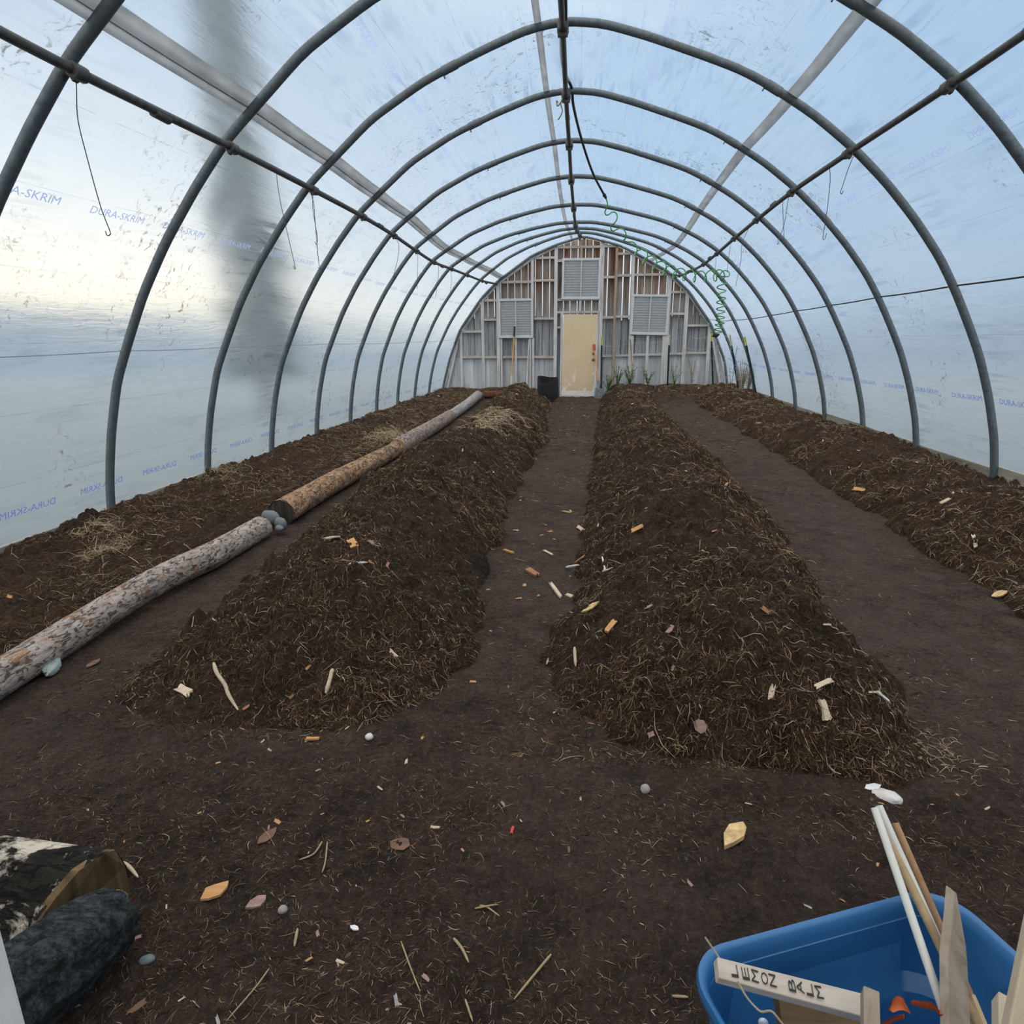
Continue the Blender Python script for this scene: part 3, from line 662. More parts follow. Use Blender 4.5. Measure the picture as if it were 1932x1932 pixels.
# ------------------------------------------------------------------ end wall
def wall_top(x): 
    return np.interp(x,WR[:,0],WR[:,1])
yb=YW+.05
def plank(b,x0,x1,y0,th,z0,zmax=9,dz=.012):
    za=min(float(wall_top(x0))-dz,zmax); zb=min(float(wall_top(x1))-dz,zmax)
    b.add([(x0,y0,z0),(x1,y0,z0),(x1,y0+th,z0),(x0,y0+th,z0),(x0,y0,za),(x1,y0,zb),(x1,y0+th,zb),(x0,y0+th,za)],[(0,3,2,1),(4,5,6,7),(0,1,5,4),(1,2,6,5),(2,3,7,6),(3,0,4,7)])
b=MB(); x=-3.19; i=0
while x<3.19:
    w=.132+.02*random.random(); xm=x+w/2
    gap=.008+.011*random.random()
    if .42<xm<1.2: gap+=.012
    zt=float(min(wall_top(x+.01),wall_top(x+w-.01)))-.01
    dj=-.48<xm<.34
    if zt>.15:
        z0=(1.80 if dj else -.05)
        plank(b,x,x+w,yb+.002+.004*random.random(),.02,z0)
    x+=w+gap; i+=1
WB=struct(b.build('wall_back',M['boards'],None,False))
b=MB(); x=-3.15
while x<3.15:        # paler second layer closing the gaps below
    w=.12+.05*random.random(); xm=x+w/2; zt=min(float(min(wall_top(x),wall_top(x+w)))-.04,(1.72 if xm<.42 or xm>1.2 else 1.66)+.06*random.random())
    if not(-.50<xm<.36) and zt>.1: plank(b,x,x+w,yb+.035+.006*random.random(),.014,0,(1.72 if xm<.42 or xm>1.2 else 1.66)+.06*random.random(),.03)
    x+=w+.002
b.build('back_planking',M['boards'],WB)
b=MB(); x=-3.08
while x<3.12:        # pale lowest boards on the inside
    w=.11+.06*random.random(); xm=x+w/2; zt=min(float(min(wall_top(x),wall_top(x+w)))-.08,.87 if xm<0 else .93)
    if not(-.56<xm<.40) and zt>.15: plank(b,x,x+w-.003,yb-.014,.012,0,.87 if xm<0 else .93,.05)
    x+=w
b.build('lower_planking',M['pale_boards'],WB)
def wx(u,v): p=onY(u,v,YW); return p[0],p[2]
ys_=YW-.02
def stud(x,z0,z1,w=.045,mat='stud',lean=0,d=.085):
    b=MB(); b.bar((x+lean/2,ys_,z0),(x-lean/2,ys_,z1),w,d,(0,1,0)); return b.build('stud',M[mat],WB,False,.003)
for (x,z0,z1,w,m) in ((-2.76,0,1.47,.06,'stud'),(-2.25,0,2.13,.065,'stud'),(-1.895,0,2.50,.075,'stud'),(-1.13,2.14,3.01,.06,'stud'),(-1.11,0,1.31,.05,'stud'),(-1.17,0,1.31,.04,'stud'),(-1.83,0,1.30,.04,'stud'),(-1.50,0,1.30,.05,'stud'),(-.612,0,3.22,.075,'stud'),(-.475,0,1.86,.05,'stud'),(.385,0,3.32,.085,'stud'),(.335,0,1.86,.04,'stud'),(.692,0,3.20,.055,'stud_brown'),(1.05,0,3.05,.065,'stud'),(1.10,0,1.34,.045,'stud'),(1.84,0,2.62,.09,'stud'),(1.77,0,1.34,.05,'stud'),(1.43,0,1.34,.06,'stud'),(2.23,0,2.24,.075,'stud'),(2.755,0,1.55,.075,'stud'),(-.07,1.86,2.10,.05,'stud'),(-.07,2.97,3.19,.06,'stud_brown')):
    stud(x,z0,z1,w,m)
def girt(x0,x1,z,h=.05,m='beam',dz=0,d=.075):
    b=MB(); b.bar((x0,ys_+.01,z-dz/2),(x1,ys_+.01,z+dz/2),d,h); return b.build('girt',M[m],WB,False,.003)
for a in ((-2.74,-2.27,1.452),(-2.23,-1.92,2.12),(-2.23,-1.92,1.71),(-2.74,-2.27,.89),(-2.23,-1.92,.885),(-1.87,-1.15,2.50),(-1.11,-.63,2.99),(-1.11,-.63,2.525),(-1.09,-.64,1.72),(-1.80,-1.15,.884),(-1.09,-.64,.885),(-.59,-.48,1.525),(-.58,.36,3.195),(-.59,-.47,2.923),(-.585,.36,2.115),(-.585,.36,1.85),(.42,.67,3.20),(.71,1.03,3.04),(.42,.67,2.57),(.71,1.03,2.60),(.42,.67,1.73),(.71,1.02,1.745),(.42,.67,.905),(.71,1.03,.915),(1.08,1.80,2.61),(1.12,1.40,.925),(1.46,1.76,.93),(1.88,2.20,2.243),(1.88,2.20,1.793),(1.88,2.20,.945),(2.26,2.73,1.545),(2.26,2.73,.96)):
    girt(*a)
# curved rim boards under the end hoop
for (a,c) in (((-2.70,1.52),(-2.30,2.05)),((-2.22,2.14),(-1.93,2.44)),((-1.85,2.50),(-1.17,2.95)),((-1.09,3.0),(-.65,3.19)),((1.10,3.0),(1.78,2.62)),((1.88,2.55),(2.19,2.27)),((2.27,2.18),(2.71,1.60)),((-3.13,.1),(-2.80,1.36)),((3.10,.12),(2.79,1.42))):
    b=MB(); b.bar((a[0],ys_+.0,a[1]),(c[0],ys_+.0,c[1]),.05,.085,(0,1,0)); b.build('rim_board',M['stud'],WB,False,.003)
# front wall behind the camera
b=MB()
x=-3.25
while x<3.25:
    w=.15; zt=float(np.interp(x+w/2,PR[-3][:,0],PR[-3][:,1]))+.0
    z0=2.0 if -.65<x+w/2<.6 else -.05
    if zt>z0+.05: b.box((x+w/2,-.84,(zt+z0)/2),(w-.01,.02,zt-z0))
    x+=w
struct(b.build('wall_front',M['boards']))
# louvred vents -------------------------------------------------------
def vent(n,x0,x1,z0,z1,lean,label):
    t=bpy.data.objects.new('window_%d'%n,None); COL.objects.link(t); t.location=((x0+x1)/2,YW-.06,z0); t.rotation_euler=(0,lean,0); struct(t,label)
    W=x1-x0; H=z1-z0; fw=.05
    b=MB()
    b.box((0,0,fw/2),(W,.07,fw)); b.box((0,0,H-fw/2),(W,.07,fw)); b.box((-W/2+fw/2,0,H/2),(fw,.066,H)); b.box((W/2-fw/2,0,H/2),(fw,.066,H))
    b.build('vent_frame',M['vent_frame'],t,False,.004)
    ns=14; hh=(H-2*fw)/ns
    for i in range(ns):
        b=MB(); zc=fw+hh*(i+.5); a=.30
        Mx=np.array([[1,0,0],[0,math.cos(a),-math.sin(a)],[0,math.sin(a),math.cos(a)]])
        b.box((0,.012,zc),(W-2*fw+.004,.006,hh*1.12),Mx); b.tube([(-W/2+fw,-.003,zc-hh*.5),(W/2-fw,-.003,zc-hh*.5)],.006,6)
        b.build('slat',M['vent'],t,False)
    b=MB(); b.box((0,-.022,H/2),(.022,.02,H-2*fw)); b.build('mullion',M['vent_frame'],t,False,.003)
vent(1,-1.892,-1.105,1.305,2.15,0,'grey louvred vent left of the door')
vent(2,-.486,.352,2.115,2.965,.012,'grey louvred vent above the door')
vent(3,1.03,1.845,1.352,2.20,.025,'grey louvred vent right of the door')
# door -----------------------------------------------------------------
D=bpy.data.objects.new('door_1',None); COL.objects.link(D); D.location=(-.09,YW-.075,.03); D.rotation_euler=(0,.019,0); struct(D,'worn beige slab door in the board end wall')
b=MB(); b.box((0,0,.885),(.735,.042,1.77)); b.build('door_panel',M['door'],D,False,.004)
for z in (.80,.93):
    b=MB(); b.tube([(.325,-.02,z),(.325,-.035,z),(.325,-.06,z)],[.034,.030,.022],14); b.build('knob' if z<.9 else 'deadbolt',M['knob'],D,True,auto=.8)
b=MB(); b.box((0,-.022,.05),(.735,.004,.10)); b.build('kick_plate',M['white_paint'],D)
# ------------------------------------------------------------------ logs
def log(label,name,P,R,mat,endm,seg=60,n=28,rough_=.07,parent=None,group='logs edging the left bed'):
    P=np.array(P,float); Q=spline(P,max(4,seg//max(1,len(P)-1))); R=np.interp(np.linspace(0,1,len(Q)),np.linspace(0,1,len(R)),R)
    s=np.r_[0,np.cumsum(np.linalg.norm(np.diff(Q,axis=0),axis=1))]
    a=np.arange(n)*2*PI/n; A,Sg=np.meshgrid(a,s)
    rn=1+rough_*(fbm(np.cos(A)*2.2+5,Sg*3.5+np.sin(A)*2.2,97,4)*1.3)+.05*vn(np.cos(A)*6,Sg*12+np.sin(A)*6,99)
    t=thing(name,label,'log',(Q[0][0],Q[0][1],0),group)
    b=MB(); b.tube(Q,R,n,False,0,rn); adopt(b.build('bark',mat,None,True),t)
    for i,sg in ((0,1),(-1,-1)):
        c=Q[i]; tt=(Q[1]-Q[0]) if i==0 else (Q[-1]-Q[-2]); tt=tt/np.linalg.norm(tt)
        b=MB(); b.tube([c+tt*sg*.004,c+tt*sg*.02],R[i]*.965,n); adopt(b.build('cut_end',endm,None,False),t)
    return t
log('long grey pinkish bark log nearest the camera on the left','log',[(-2.12,1.15,.07),(-2.17,2.0,.068),(-2.21,2.9,.075),(-2.15,3.45,.075),(-2.135,3.98,.075)],[.072,.07,.074,.078,.080],M['bark_grey'],M['cut'],120)
log('thicker log with peeling orange bark behind the blue stones','log',[(-2.14,4.30,.09),(-2.15,5.4,.088),(-2.10,7.15,.082)],[.098,.092,.085],M['bark_orange'],M['cutgrey'],90)
log('split brown grey log beyond the orange bark log','log',[(-2.11,7.2,.085),(-2.10,8.6,.09),(-2.11,10.3,.09)],[.105,.10,.098],M['bark_brown'],M['cut'],70)
log('silvery grey log at the far end of the log row','log',[(-2.12,10.35,.08),(-2.17,12.3,.09),(-2.25,14.15,.10)],[.085,.09,.10],M['greylog'],M['cutgrey'],50)
p=onY(914,742,14.2); q=onY(985,746,14.2)
log('short red brown log lying crosswise before the board wall','log',[(p[0],14.2,.11),((p[0]+q[0])/2,14.2,.11),(q[0]+.1,14.2,.11)],[.085,.085,.08],M['bark_red'],M['cut'],30,24,.05)
# stones at the joint
def stone(label,c,size,seed,mat,rot=0,name='stone',cat='stone',group=None,amp=.08):
    R_=np.array([[math.cos(rot),-math.sin(rot),0],[math.sin(rot),math.cos(rot),0],[0,0,1]])
    b=MB(); b.blob((0,0,0),size,seed,amp,R_,12); o=b.build(name,mat,None,True); o.location=tuple(map(float,c)); return tag(o,label,cat,group)
p1=onY(510,976,4.14); p2=onY(530,988,4.08); p3=onY(527,997,4.03)
stone('upper blue grey river stone wedged between the two front logs',p1,(.078,.03,.052),3,M['stone_blue'],-.3)
stone('round blue grey stone at the path side of the log joint',(p2[0],p2[1],max(p2[2],.05)),(.05,.03,.045),5,M['stone_blue'],-.3)
stone('small blue grey stone under the round one at log joint',(p3[0],p3[1],max(p3[2],.018)),(.035,.025,.022),8,M['stone_blue'],-.3)
# foreground charred log and split block
def hz(u,v,z): return onZ(u,v,z)
a=hz(222,1722,.10); c=hz(40,1865,.115); d=c-a; c2=a+d*2.2
log('charred blue black log in the bottom left corner','charred_log',[a,a+d*.5,c,c2],[.066,.084,.09,.09],M['char'],M['char'],110,44,.24,group=None)
p=hz(228,1706,.125); b=MB(); b.blob(p,(.012,.02,.03),4,.25); tag(b.build('bark_flake',M['cut'],None,True),'orange cut patch flake on the end of the charred log','bark flake')
# split block: half round with birch like patches
a=hz(196,1612,.17); a[2]=.0; ax=np.array([-1.,.06,0]); ax/=np.linalg.norm(ax)
pts=[]; nn=16
t=thing('firewood_block','dark split firewood block with flaking white bark behind the charred log','firewood',(a[0],a[1],0))
side=np.array([.10,-.99,0]); 
prof_=[(-.05,.0),(-.05,.09),(-.03,.155),(.0,.172),(.045,.165),(.09,.13),(.14,.075),(.175,.02),(.17,.0)]
e0=[np.array([a[0]-.62*max(x,0),a[1]-x,z]) for x,z in prof_]
b=MB(); L_=.75; ns=24; V=[]
for i in range(ns+1):
    for j,p_ in enumerate(e0):
        q_=p_+ax*L_*i/ns; k=.012*float(fbm(np.array(i*.5+j*.9),np.array(j*1.3),77,3)); V.append(q_+np.array([0,-k,k]))
b.add(V,[tuple(f) for f in gridF(ns+1,len(e0),True)]); adopt(b.build('bark',M['mossy'],None,True,auto=.6),t)
b=MB(); b.prism([p_-ax*.002 for p_ in e0],(0,0,0),ax*.02); adopt(b.build('cut_end',M['cutdark']),t)
# white post at the left edge
p=onZ(26,1932,.72); d=ray(52,1932); P_=EYE+d*(.40/d[1]); 
b=MB(); w_=.10; b.box((P_[0]-w_/2,P_[1]-.02,.9),(w_,.04,1.85)); t=tag(b.build('post',M['white_paint'],None,False,.004),'white painted post at the bottom left corner of the photo','post')
# ------------------------------------------------------------------ wires on purlins
def wire(label,pts,Yk,r=.0025,hook=True):
    P=[onY(u,v,Yk+dy) for (u,v,dy) in pts]; P=spline(P,8) if len(P)>2 else np.array(P)
    b=MB(); b.tube(P,r,6); return tag(b.build('wire_hook',M['wire'],None,True),label,'wire','wires hanging from the purlin pipes')
yk=lambda k:Y0+k*S
wire('long bent wire hook hanging at the nearest left hoop',[(140,128,0),(144,160,0),(147,225,0),(165,300,0),(190,390,0),(207,435,0),(207,443,0),(202,444,0),(199,436,0)],yk(0)+.12,.0022)
wire('wire hook on the left purlin midway past the second hoop',[(526,318,0),(522,330,0),(528,375,0),(540,430,0),(556,500,0),(556,507,0),(553,502,0)],yk(1)+.75,.0022)
wire('double wire at the left side of the third hoop',[(584,356,0),(592,385,0),(594,410,0),(598,460,0),(602,500,0),(606,508,0),(600,505,0)],yk(2)+.05)
wire('short looped wire beside the double wire on the left',[(591,360,0),(590,390,0),(595,425,0),(599,450,0),(597,461,0),(594,456,0)],yk(2)+.1)
wire('curved pair wire at the fifth hoop on the left',[(740,445,0),(752,460,0),(750,490,0),(740,530,0),(735,545,0)],yk(4))
wire('thin straight wire past the fifth hoop on the left',[(788,478,0),(788,500,0),(787,545,0)],yk(5))
wire('thin wire at the sixth hoop on the left',[(827,500,0),(827,520,0),(822,560,0)],yk(6))
wire('thin bent wire at the seventh hoop on the left',[(850,508,0),(852,530,0),(848,560,0)],yk(7))
wire('wire hook at the third hoop on the right purlin',[(1612,290,0),(1600,320,0),(1590,350,0),(1586,362,0),(1588,366,0),(1591,360,0)],yk(2)+.06)
wire('long wire with J hook on the right purlin',[(1565,312,0),(1566,345,0),(1560,400,0),(1553,445,0),(1555,452,0),(1560,440,0)],yk(2)+.45)
wire('left wire of the crossed pair on the right purlin',[(1477,375,0),(1477,400,0),(1479,440,0),(1477,458,0),(1474,452,0)],yk(3)+.3)
wire('right wire of the crossed pair on the right purlin',[(1489,365,0),(1485,390,0),(1479,425,0),(1468,455,0),(1467,461,0),(1471,456,0)],yk(3)+.2)
wire('long slanting wire at the fifth hoop on the right',[(1412,432,0),(1400,460,0),(1398,490,0),(1390,530,0),(1388,540,0)],yk(4)+.3)
wire('thin wire behind the slanting one on the right purlin',[(1379,460,0),(1374,490,0),(1372,515,0)],yk(5)+.15)
wire('short thin wire at the seventh hoop on the right',[(1351,480,0),(1350,500,0),(1346,530,0)],yk(6)+.1)
# twine on fourth crown
for lab,pts in (('loose twine end hanging left of the ridge at fourth hoop',[(1066,178),(1060,190),(1052,200),(1050,190),(1053,194)]),('frayed twine tail below the fourth hoop crown',[(1064,180),(1058,195),(1061,208),(1058,218),(1053,226)])):
    b=MB(); b.tube(spline([onY(u,v,yk(3)-.02) for u,v in pts],5),.006,6); tag(b.build('twine',M['twine'],None,True),lab,'twine')
# hoses
hp=[onY(1063,-90,4.6),onY(1067,30,5.2),onY(1059,60,5.6),onY(1060,110,6.0),onY(1068,140,6.3),onY(1079,168,6.5),onY(1082,200,6.8),onY(1097,262,7.5),onY(1118,325,8.2),onY(1140,368,8.7)]
t=thing('hose','black hose slung from the ridge pipe towards the green coil','hose',hp[0])
b=MB(); b.tube(spline(hp,8),.0135,10); adopt(b.build('tube',M['hose_black'],None,True),t)
b=MB(); b.tube([hp[-1],onY(1143,373,8.75)],[.022,.016],10); adopt(b.build('hose_fitting',M['black_grip'],None,True),t)
cp_=[(1143,374,8.75,.0),(1147,392,8.8,.02),(1146,402,8.82,.03),(1158,404,8.85,.03),(1160,418,8.9,.035),(1158,432,8.95,.035),(1170,438,9.0,.045),(1182,446,9.05,.05),(1188,462,9.1,.055),(1204,474,9.2,.06),(1222,490,9.35,.075),(1246,504,9.5,.075),(1272,514,9.65,.075),(1298,520,9.8,.075),(1324,522,9.9,.075),(1350,520,10.0,.075),(1368,518,10.1,.06),(1362,536,10.1,.06),(1361,560,10.1,.065),(1360,585,10.1,.06),(1359,605,10.1,.06),(1356,622,10.1,.06),(1355,630,10.1,.05)]
A_=spline([onY(u,v,Y) for u,v,Y,r in cp_],30); rr=spline([[r,0,0] for *_,r in cp_],30)[:,0]
s=np.r_[0,np.cumsum(np.linalg.norm(np.diff(A_,axis=0),axis=1))]
N_=1500; sq=np.linspace(0,s[-1],N_); C_=np.stack([np.interp(sq,s,A_[:,i]) for i in range(3)],1); rq=np.interp(sq,s,rr)
pitch=np.interp(sq/s[-1],[0,.25,.3,.68,.72,.86,1],[.30,.25,.2,.17,.13,.10,.055]); ph=np.cumsum(np.r_[0,np.diff(sq)]/pitch)*2*PI
T_=np.gradient(C_,axis=0); T_/=np.linalg.norm(T_,axis=1)[:,None]
for _ in range(60): T_[1:-1]=(T_[:-2]+2*T_[1:-1]+T_[2:])/4
T_/=np.linalg.norm(T_,axis=1)[:,None]
e1=np.cross(T_,np.array([0,1.,0])+.0); e1/=np.linalg.norm(e1,axis=1)[:,None]; e2=np.cross(T_,e1)
H_=C_+(e1*np.cos(ph)[:,None]+e2*np.sin(ph)[:,None])*rq[:,None]
t=thing('coil_hose','green coiled hose looping towards the right purlin and hanging down','hose',H_[0])
b=MB(); b.tube(H_,.0078,7); adopt(b.build('coil',M['hose_green'],None,True),t)
b=MB(); b.tube([H_[-1],H_[-1]+np.array([-.02,0,-.02]),H_[-1]+np.array([.03,0,-.025]),H_[-1]+np.array([.07,0,-.01])],[.02,.032,.028,.008],10); adopt(b.build('nozzle',M['black_grip'],None,True),t)
# ------------------------------------------------------------------ tools at the end wall
yt=YW-.22
def pole(u0,v0,u1,v1,Y,r,Yb=None): return onY(u0,v0,Y),onY(u1,v1,Yb or Y)
# yellow handled tool
a,c=pole(971,616,964,728,YW-.12,0,YW-.30); t=thing('long_handled_tool','yellow handled garden tool with black grip leaning on left vent','garden tool',(c[0],c[1],0))
m=a+(c-a)*.17; m2_=a+(c-a)*.82
b=MB(); b.tube([m,m2_],.018,10); adopt(b.build('handle',M['yellow_handle'],None,True,auto=.8),t)
b=MB(); b.tube([a,m],.021,10); adopt(b.build('grip',M['black_grip'],None,True,auto=.8),t)
b=MB(); b.tube([m2_,c],.019,10); adopt(b.build('ferrule',M['white_tip'],None,True,auto=.8),t)
e=c+np.array([0,0,-.12]); b=MB(); b.bar(c,e,.10,.02,(0,1,0)); adopt(b.build('tool_head',M['shovel']),t)
# thin rod
a,c=pole(998,640,993,735,YW-.12,0,YW-.25); b=MB(); b.tube([a,c+np.array([0,0,-.06])],.013,8); tag(b.build('rod',M['stud'],None,True,auto=.8),'thin grey rod leaning on the wall right of the yellow handled tool','rod')
# shovel
a,c=pole(1120.5,650,1129,718,YW-.13,0,YW-.42); t=thing('shovel','orange handled square shovel standing beside the beige door','shovel',(c[0],c[1],0))
m=a+(c-a)*.165
b=MB(); b.tube([m,c],.019,10); adopt(b.build('handle',M['orange_handle'],None,True,auto=.8),t)
b=MB(); b.tube([a,m],.028,10); adopt(b.build('grip',M['red_grip'],None,True,auto=.8),t)
e=onY(1131,731,YW-.47); b=MB(); b.tube([c,e],[.024,.02],10); adopt(b.build('socket',M['shovel'],None,True,auto=.8),t)
bl=[onY(u,v,YW-.49-.02*(v-730)/20) for u,v in ((1123,731),(1129,733),(1135,733),(1139,730),(1138.5,752),(1121.5,752))]
b=MB(); b.prism(bl,(0,0,0),(0,.012,0)); b.bar(e,onY(1130,748,YW-.51),.03,.012,(0,1,0)); adopt(b.build('blade',M['shovel'],None,False,.003),t)
# black fabric pot
c=onZ(1033,745,.0); c=np.array([onY(1033,740,13.75)[0],13.75,0.08])
t=tag(MB().build('x',None) if False else bpy.data.objects.new('fabric_pot',None),'black fabric grow pot with folded rim left of the beige door','pot'); COL.objects.link(t); t.location=tuple(c); t.rotation_euler=(.27,0,0)
b=MB(); n=36; V=[]
pr_=[(.20,0),(.215,.05),(.22,.2),(.215,.34),(.212,.42),(.202,.42),(.20,.30),(.20,.12),(.0,.10)]
for r,z in pr_:
    for j in range(n):
        a_=2*PI*j/n; k=1+.05*math.sin(3*a_+1)+.02*math.sin(7*a_); dz=.03*math.sin(2*a_+2) if z>.3 else 0
        V.append((r*k*math.cos(a_),r*k*math.sin(a_),z+dz))
b.add(V,[tuple(f) for f in gridF(len(pr_),n,True)]); b.build('pot_wall',M['fabric_black'],t,True,auto=.9)
b=MB(); fold=[(-.20,-.10,.34),(-.16,-.165,.36),(-.08,-.215,.34),(-.10,-.215,.22),(-.17,-.16,.24)]
b.prism(fold,(0,0,0),(-.006,-.012,0)); b.build('folded_flap',M['fabric_black'],t,False,.004)
# T posts
def tpost(label,u0,v0,u1,v1,Y,tip,frac=.2,Yb=None):
    a,c=onY(u0,v0,Y),onY(u1,v1,Yb or Y); c=c+(c-a)/np.linalg.norm(c-a)*.15; d=c-a; m=a+d*frac
    t=thing('fence_post',label,'post',(c[0],c[1],0),'coated steel fence posts at the far right')
    b=MB(); b.bar(m,c,.036,.006,(0,1,0)); b.bar(m+np.array([0,.012,0]),c+np.array([0,.012,0]),.006,.03,(0,1,0))
    for i in range(1,14):
        q=m+(c-m)*i/15; b.box(q-np.array([0,.006,0]),(.014,.012,.012))
    adopt(b.build('post_shaft',M['green_post']),t)
    b=MB(); b.bar(a,m,.038,.008,(0,1,0)); b.bar(a+np.array([0,.012,0]),m+np.array([0,.012,0]),.008,.032,(0,1,0)); adopt(b.build('post_tip',M[tip]),t)
tpost('dark fence post with yellow green tip beside the door shovel',1135.5,637,1134,727,YW-.25,'yellow_tip',.14)
tpost('dark fence post with cream tip under the right vent corner',1263,632,1259.5,724,YW-.3,'white_tip',.18)
tpost('dark fence post with yellow green tip at the right end of the board wall',1342,630,1345,724,YW-.25,'yellow_tip',.13)
tpost('leaning fence post with cream tip before the last right hoop',1377,632,1391,722,13.3,'white_tip',.19)
tpost('tall leaning fence post with yellow tip beside ninth right hoop',1405,636,1426,741,12.4,'yellow_tip',.13)
# netting between the posts
b=MB(); tp=[onY(1136,648,YW-.25),onY(1180,652,YW-.27),onY(1262,640,YW-.3),onY(1300,637,YW-.28),onY(1343,633,YW-.25),onY(1377,634,13.3),onY(1406,640,12.4)]
top=spline(tp,8); 
for h in (0,.25,.5,.75):
    b.tube(top-np.array([0,0,1])*h-np.array([0,0,1])*(.04*np.sin(np.arange(len(top))*.5)[:,None]),.0022,4)
for i in range(0,len(top),2): b.tube([top[i],top[i]+np.array([.08*math.sin(i),0,-.45]),top[i]+np.array([.03,0,-.95])],.0018,4)
tag(b.build('netting',M['netting']),'faint sagging plant netting strung between the fence posts','netting',kind='stuff')
# thin orange-brown stake at right vent
a,c=onY(1189,640,YW-.15),onY(1195,720,YW-.3); b=MB(); b.tube([a,c],.013,8); tag(b.build('bamboo_stake',M['dowel_red'],None,True),'thin brown stake leaning under the right vent','stake')
# weeds
def weed(label,u,v,Y,n,h,mat,spread=.12,leaf=True):
    c=onY(u,v,Y); c[2]=float(ground_z(np.array([c[0]]),np.array([c[1]]))[0]) if abs(c[0])<3.2 else c[2]
    t=thing('weed',label,'weed',c,'weeds at the foot of the end wall'); b=MB(); bl=MB()
    for i in range(n):
        a_=random.uniform(0,2*PI); hh=h*random.uniform(.5,1.1); d=spread*random.uniform(.3,1.2)
        P=[(0,0,-.02),(d*.3*math.cos(a_),d*.3*math.sin(a_),hh*.45),(d*math.cos(a_),d*math.sin(a_),hh)]
        Q=spline(P,5); b.tube(Q,.004,4)
        for q in Q[3::2]:
            for s_ in range(2 if leaf else 1):
                al=random.uniform(0,2*PI); dr=np.array([math.cos(al),math.sin(al),random.uniform(-.1,.6)])*random.uniform(.03,.08); w=np.array([-math.sin(al),math.cos(al),0])*.010
                q=np.array(q)
                if leaf: bl.add([q,q+dr*.5+w,q+dr,q+dr*.5-w,q+dr*.5+np.array([0,0,.004])],[(0,1,4),(1,2,4),(2,3,4),(3,0,4)])
                else: bl.tube([q,q+dr*1.2],.0028,4)
    b.build('stem',mat if not leaf else M['weed'],t); bl.build('foliage' ,mat,t)
for lab,u,v,Y,n,h,m,l in (('low green weed just right of the shovel',1148,724,YW-.45,16,.36,'weed',1),('taller green weed under the girt right of shovel',1165,722,YW-.5,20,.46,'weed',1),('green weed under the left edge of right vent',1188,720,YW-.45,20,.46,'weed',1),('thin weed under the middle of right vent',1222,722,YW-.45,14,.42,'weed',1),('sparse weed by the cream tipped wall post',1272,722,YW-.45,10,.42,'weed',1),('dry stalks right of the third wall stud',1305,722,YW-.45,10,.75,'dryweed',0),('dry brown weed bush before the leaning posts',1400,735,13.0,30,.6,'dryweed',0),('dry weed spray between the leaning posts',1412,738,12.7,22,.5,'dryweed',0),('tall dark dead stem before the cream tipped leaning post',1380,728,13.2,3,.95,'darkstem',0)):
    weed(lab,u,v,Y,n,h,M[m],.14 if h<.9 else .08,bool(l))
for lab,u,v,Y in (('green grass tuft by the tenth left hoop foot',792,752,12.8),('green grass tuft in the left corner by the board wall',835,738,14.6)):
    c=onY(u,v,Y); b=MB()
    for i in range(40):
        x=c[0]+random.gauss(0,.1); y=c[1]+random.gauss(0,.25); a_=random.uniform(0,2*PI); h=random.uniform(.06,.16)
        b.tube([(x,y,.1),(x+.02*math.cos(a_),y+.02*math.sin(a_),.1+h*.6),(x+.05*math.cos(a_),y+.05*math.sin(a_),.1+h)],[.004,.003,.001],4)
    tag(b.build('grass_tuft',M['weed']),lab,'grass',kind='stuff')
# ------------------------------------------------------------------ debris
NDB=[0]
def chip(label,u1,v1,u2,v2,w,mat,name='wood_chip',cat='wood chip',th=.006,group=None,lift=.004,shape=0):
    a,c=hit(u1,v1),hit(u2,v2); d=c-a; L=np.linalg.norm(d); d/=L; mid=(a+c)/2; n=gnorm(mid[0],mid[1]); q=np.cross(n,d); q/=np.linalg.norm(q); n=np.cross(d,q)
    if n[2]<0: n=-n; q=-q
    NDB[0]+=1; r=random.Random(NDB[0]*13)
    pl=[(-.5,-.45),(-.42,-.1),(-.5,.2),(-.44,.48),(0,.44),(.38,.5),(.5,.3),(.42,.05),(.5,-.2),(.45,-.5),(0,-.42)] if shape==0 else [(-.5,0),(-.2,.45),(.2,.5),(.5,.12),(.35,-.3),(.05,-.5),(-.3,-.35)]
    P=[d*(x+r.uniform(-.05,.05))*L+q*(y+r.uniform(-.08,.08))*w+n*(r.uniform(-.1,.25)*th) for x,y in pl]
    b=MB(); b.prism(P,(0,0,0),n*th); o=b.build(name,mat,None,False,0); o.location=tuple(mid+n*lift)
    return tag(o,label,cat,group)
def stick(label,pts,r,mat,name='straw_stem',cat='straw',lift=.004,group=None,taper=True):
    P=[hit(u,v)+np.array([0,0,lift+r]) for u,v in pts]; Q=spline(P,6) if len(P)>2 else np.linspace(P[0],P[1],6)
    R=r*np.interp(np.linspace(0,1,len(Q)),[0,.15,.8,1],[.6,1,.9,.4]) if taper else r
    b=MB(); c=Q[0].copy(); b.tube(Q-c,R,7); o=b.build(name,mat,None,True,auto=.9); o.location=tuple(c); return tag(o,label,cat,group)
cP,cO,cR=M['chip_pale'],M['chip_orange'],M['chip_red']
chip('long pale wood chip in the middle of the centre path',1038,1103,1058,1130,.022,cP,th=.01)
chip('reddish bark block left of the long pale chip on the path',995,1077,1014,1089,.035,cR,th=.014)
stick('short white stick at the right edge of the centre path',[(1068,1074),(1092,1070)],.008,M['white_plastic'],'stick','stick')
chip('orange chip just above the white stick on the path',1087,1063,1105,1050,.022,cO)
chip('tan chip above the reddish block on the centre path',1026,1040,1043,1049,.02,cP)
chip('orange chip at the left edge of the centre path',951,1040,968,1046,.024,cO,th=.01)
chip('pale chip by the right mound foot halfway up the path',1091,994,1103,1003,.026,cP)
chip('small brown chip high up the centre path',1062,966,1077,969,.022,cO)
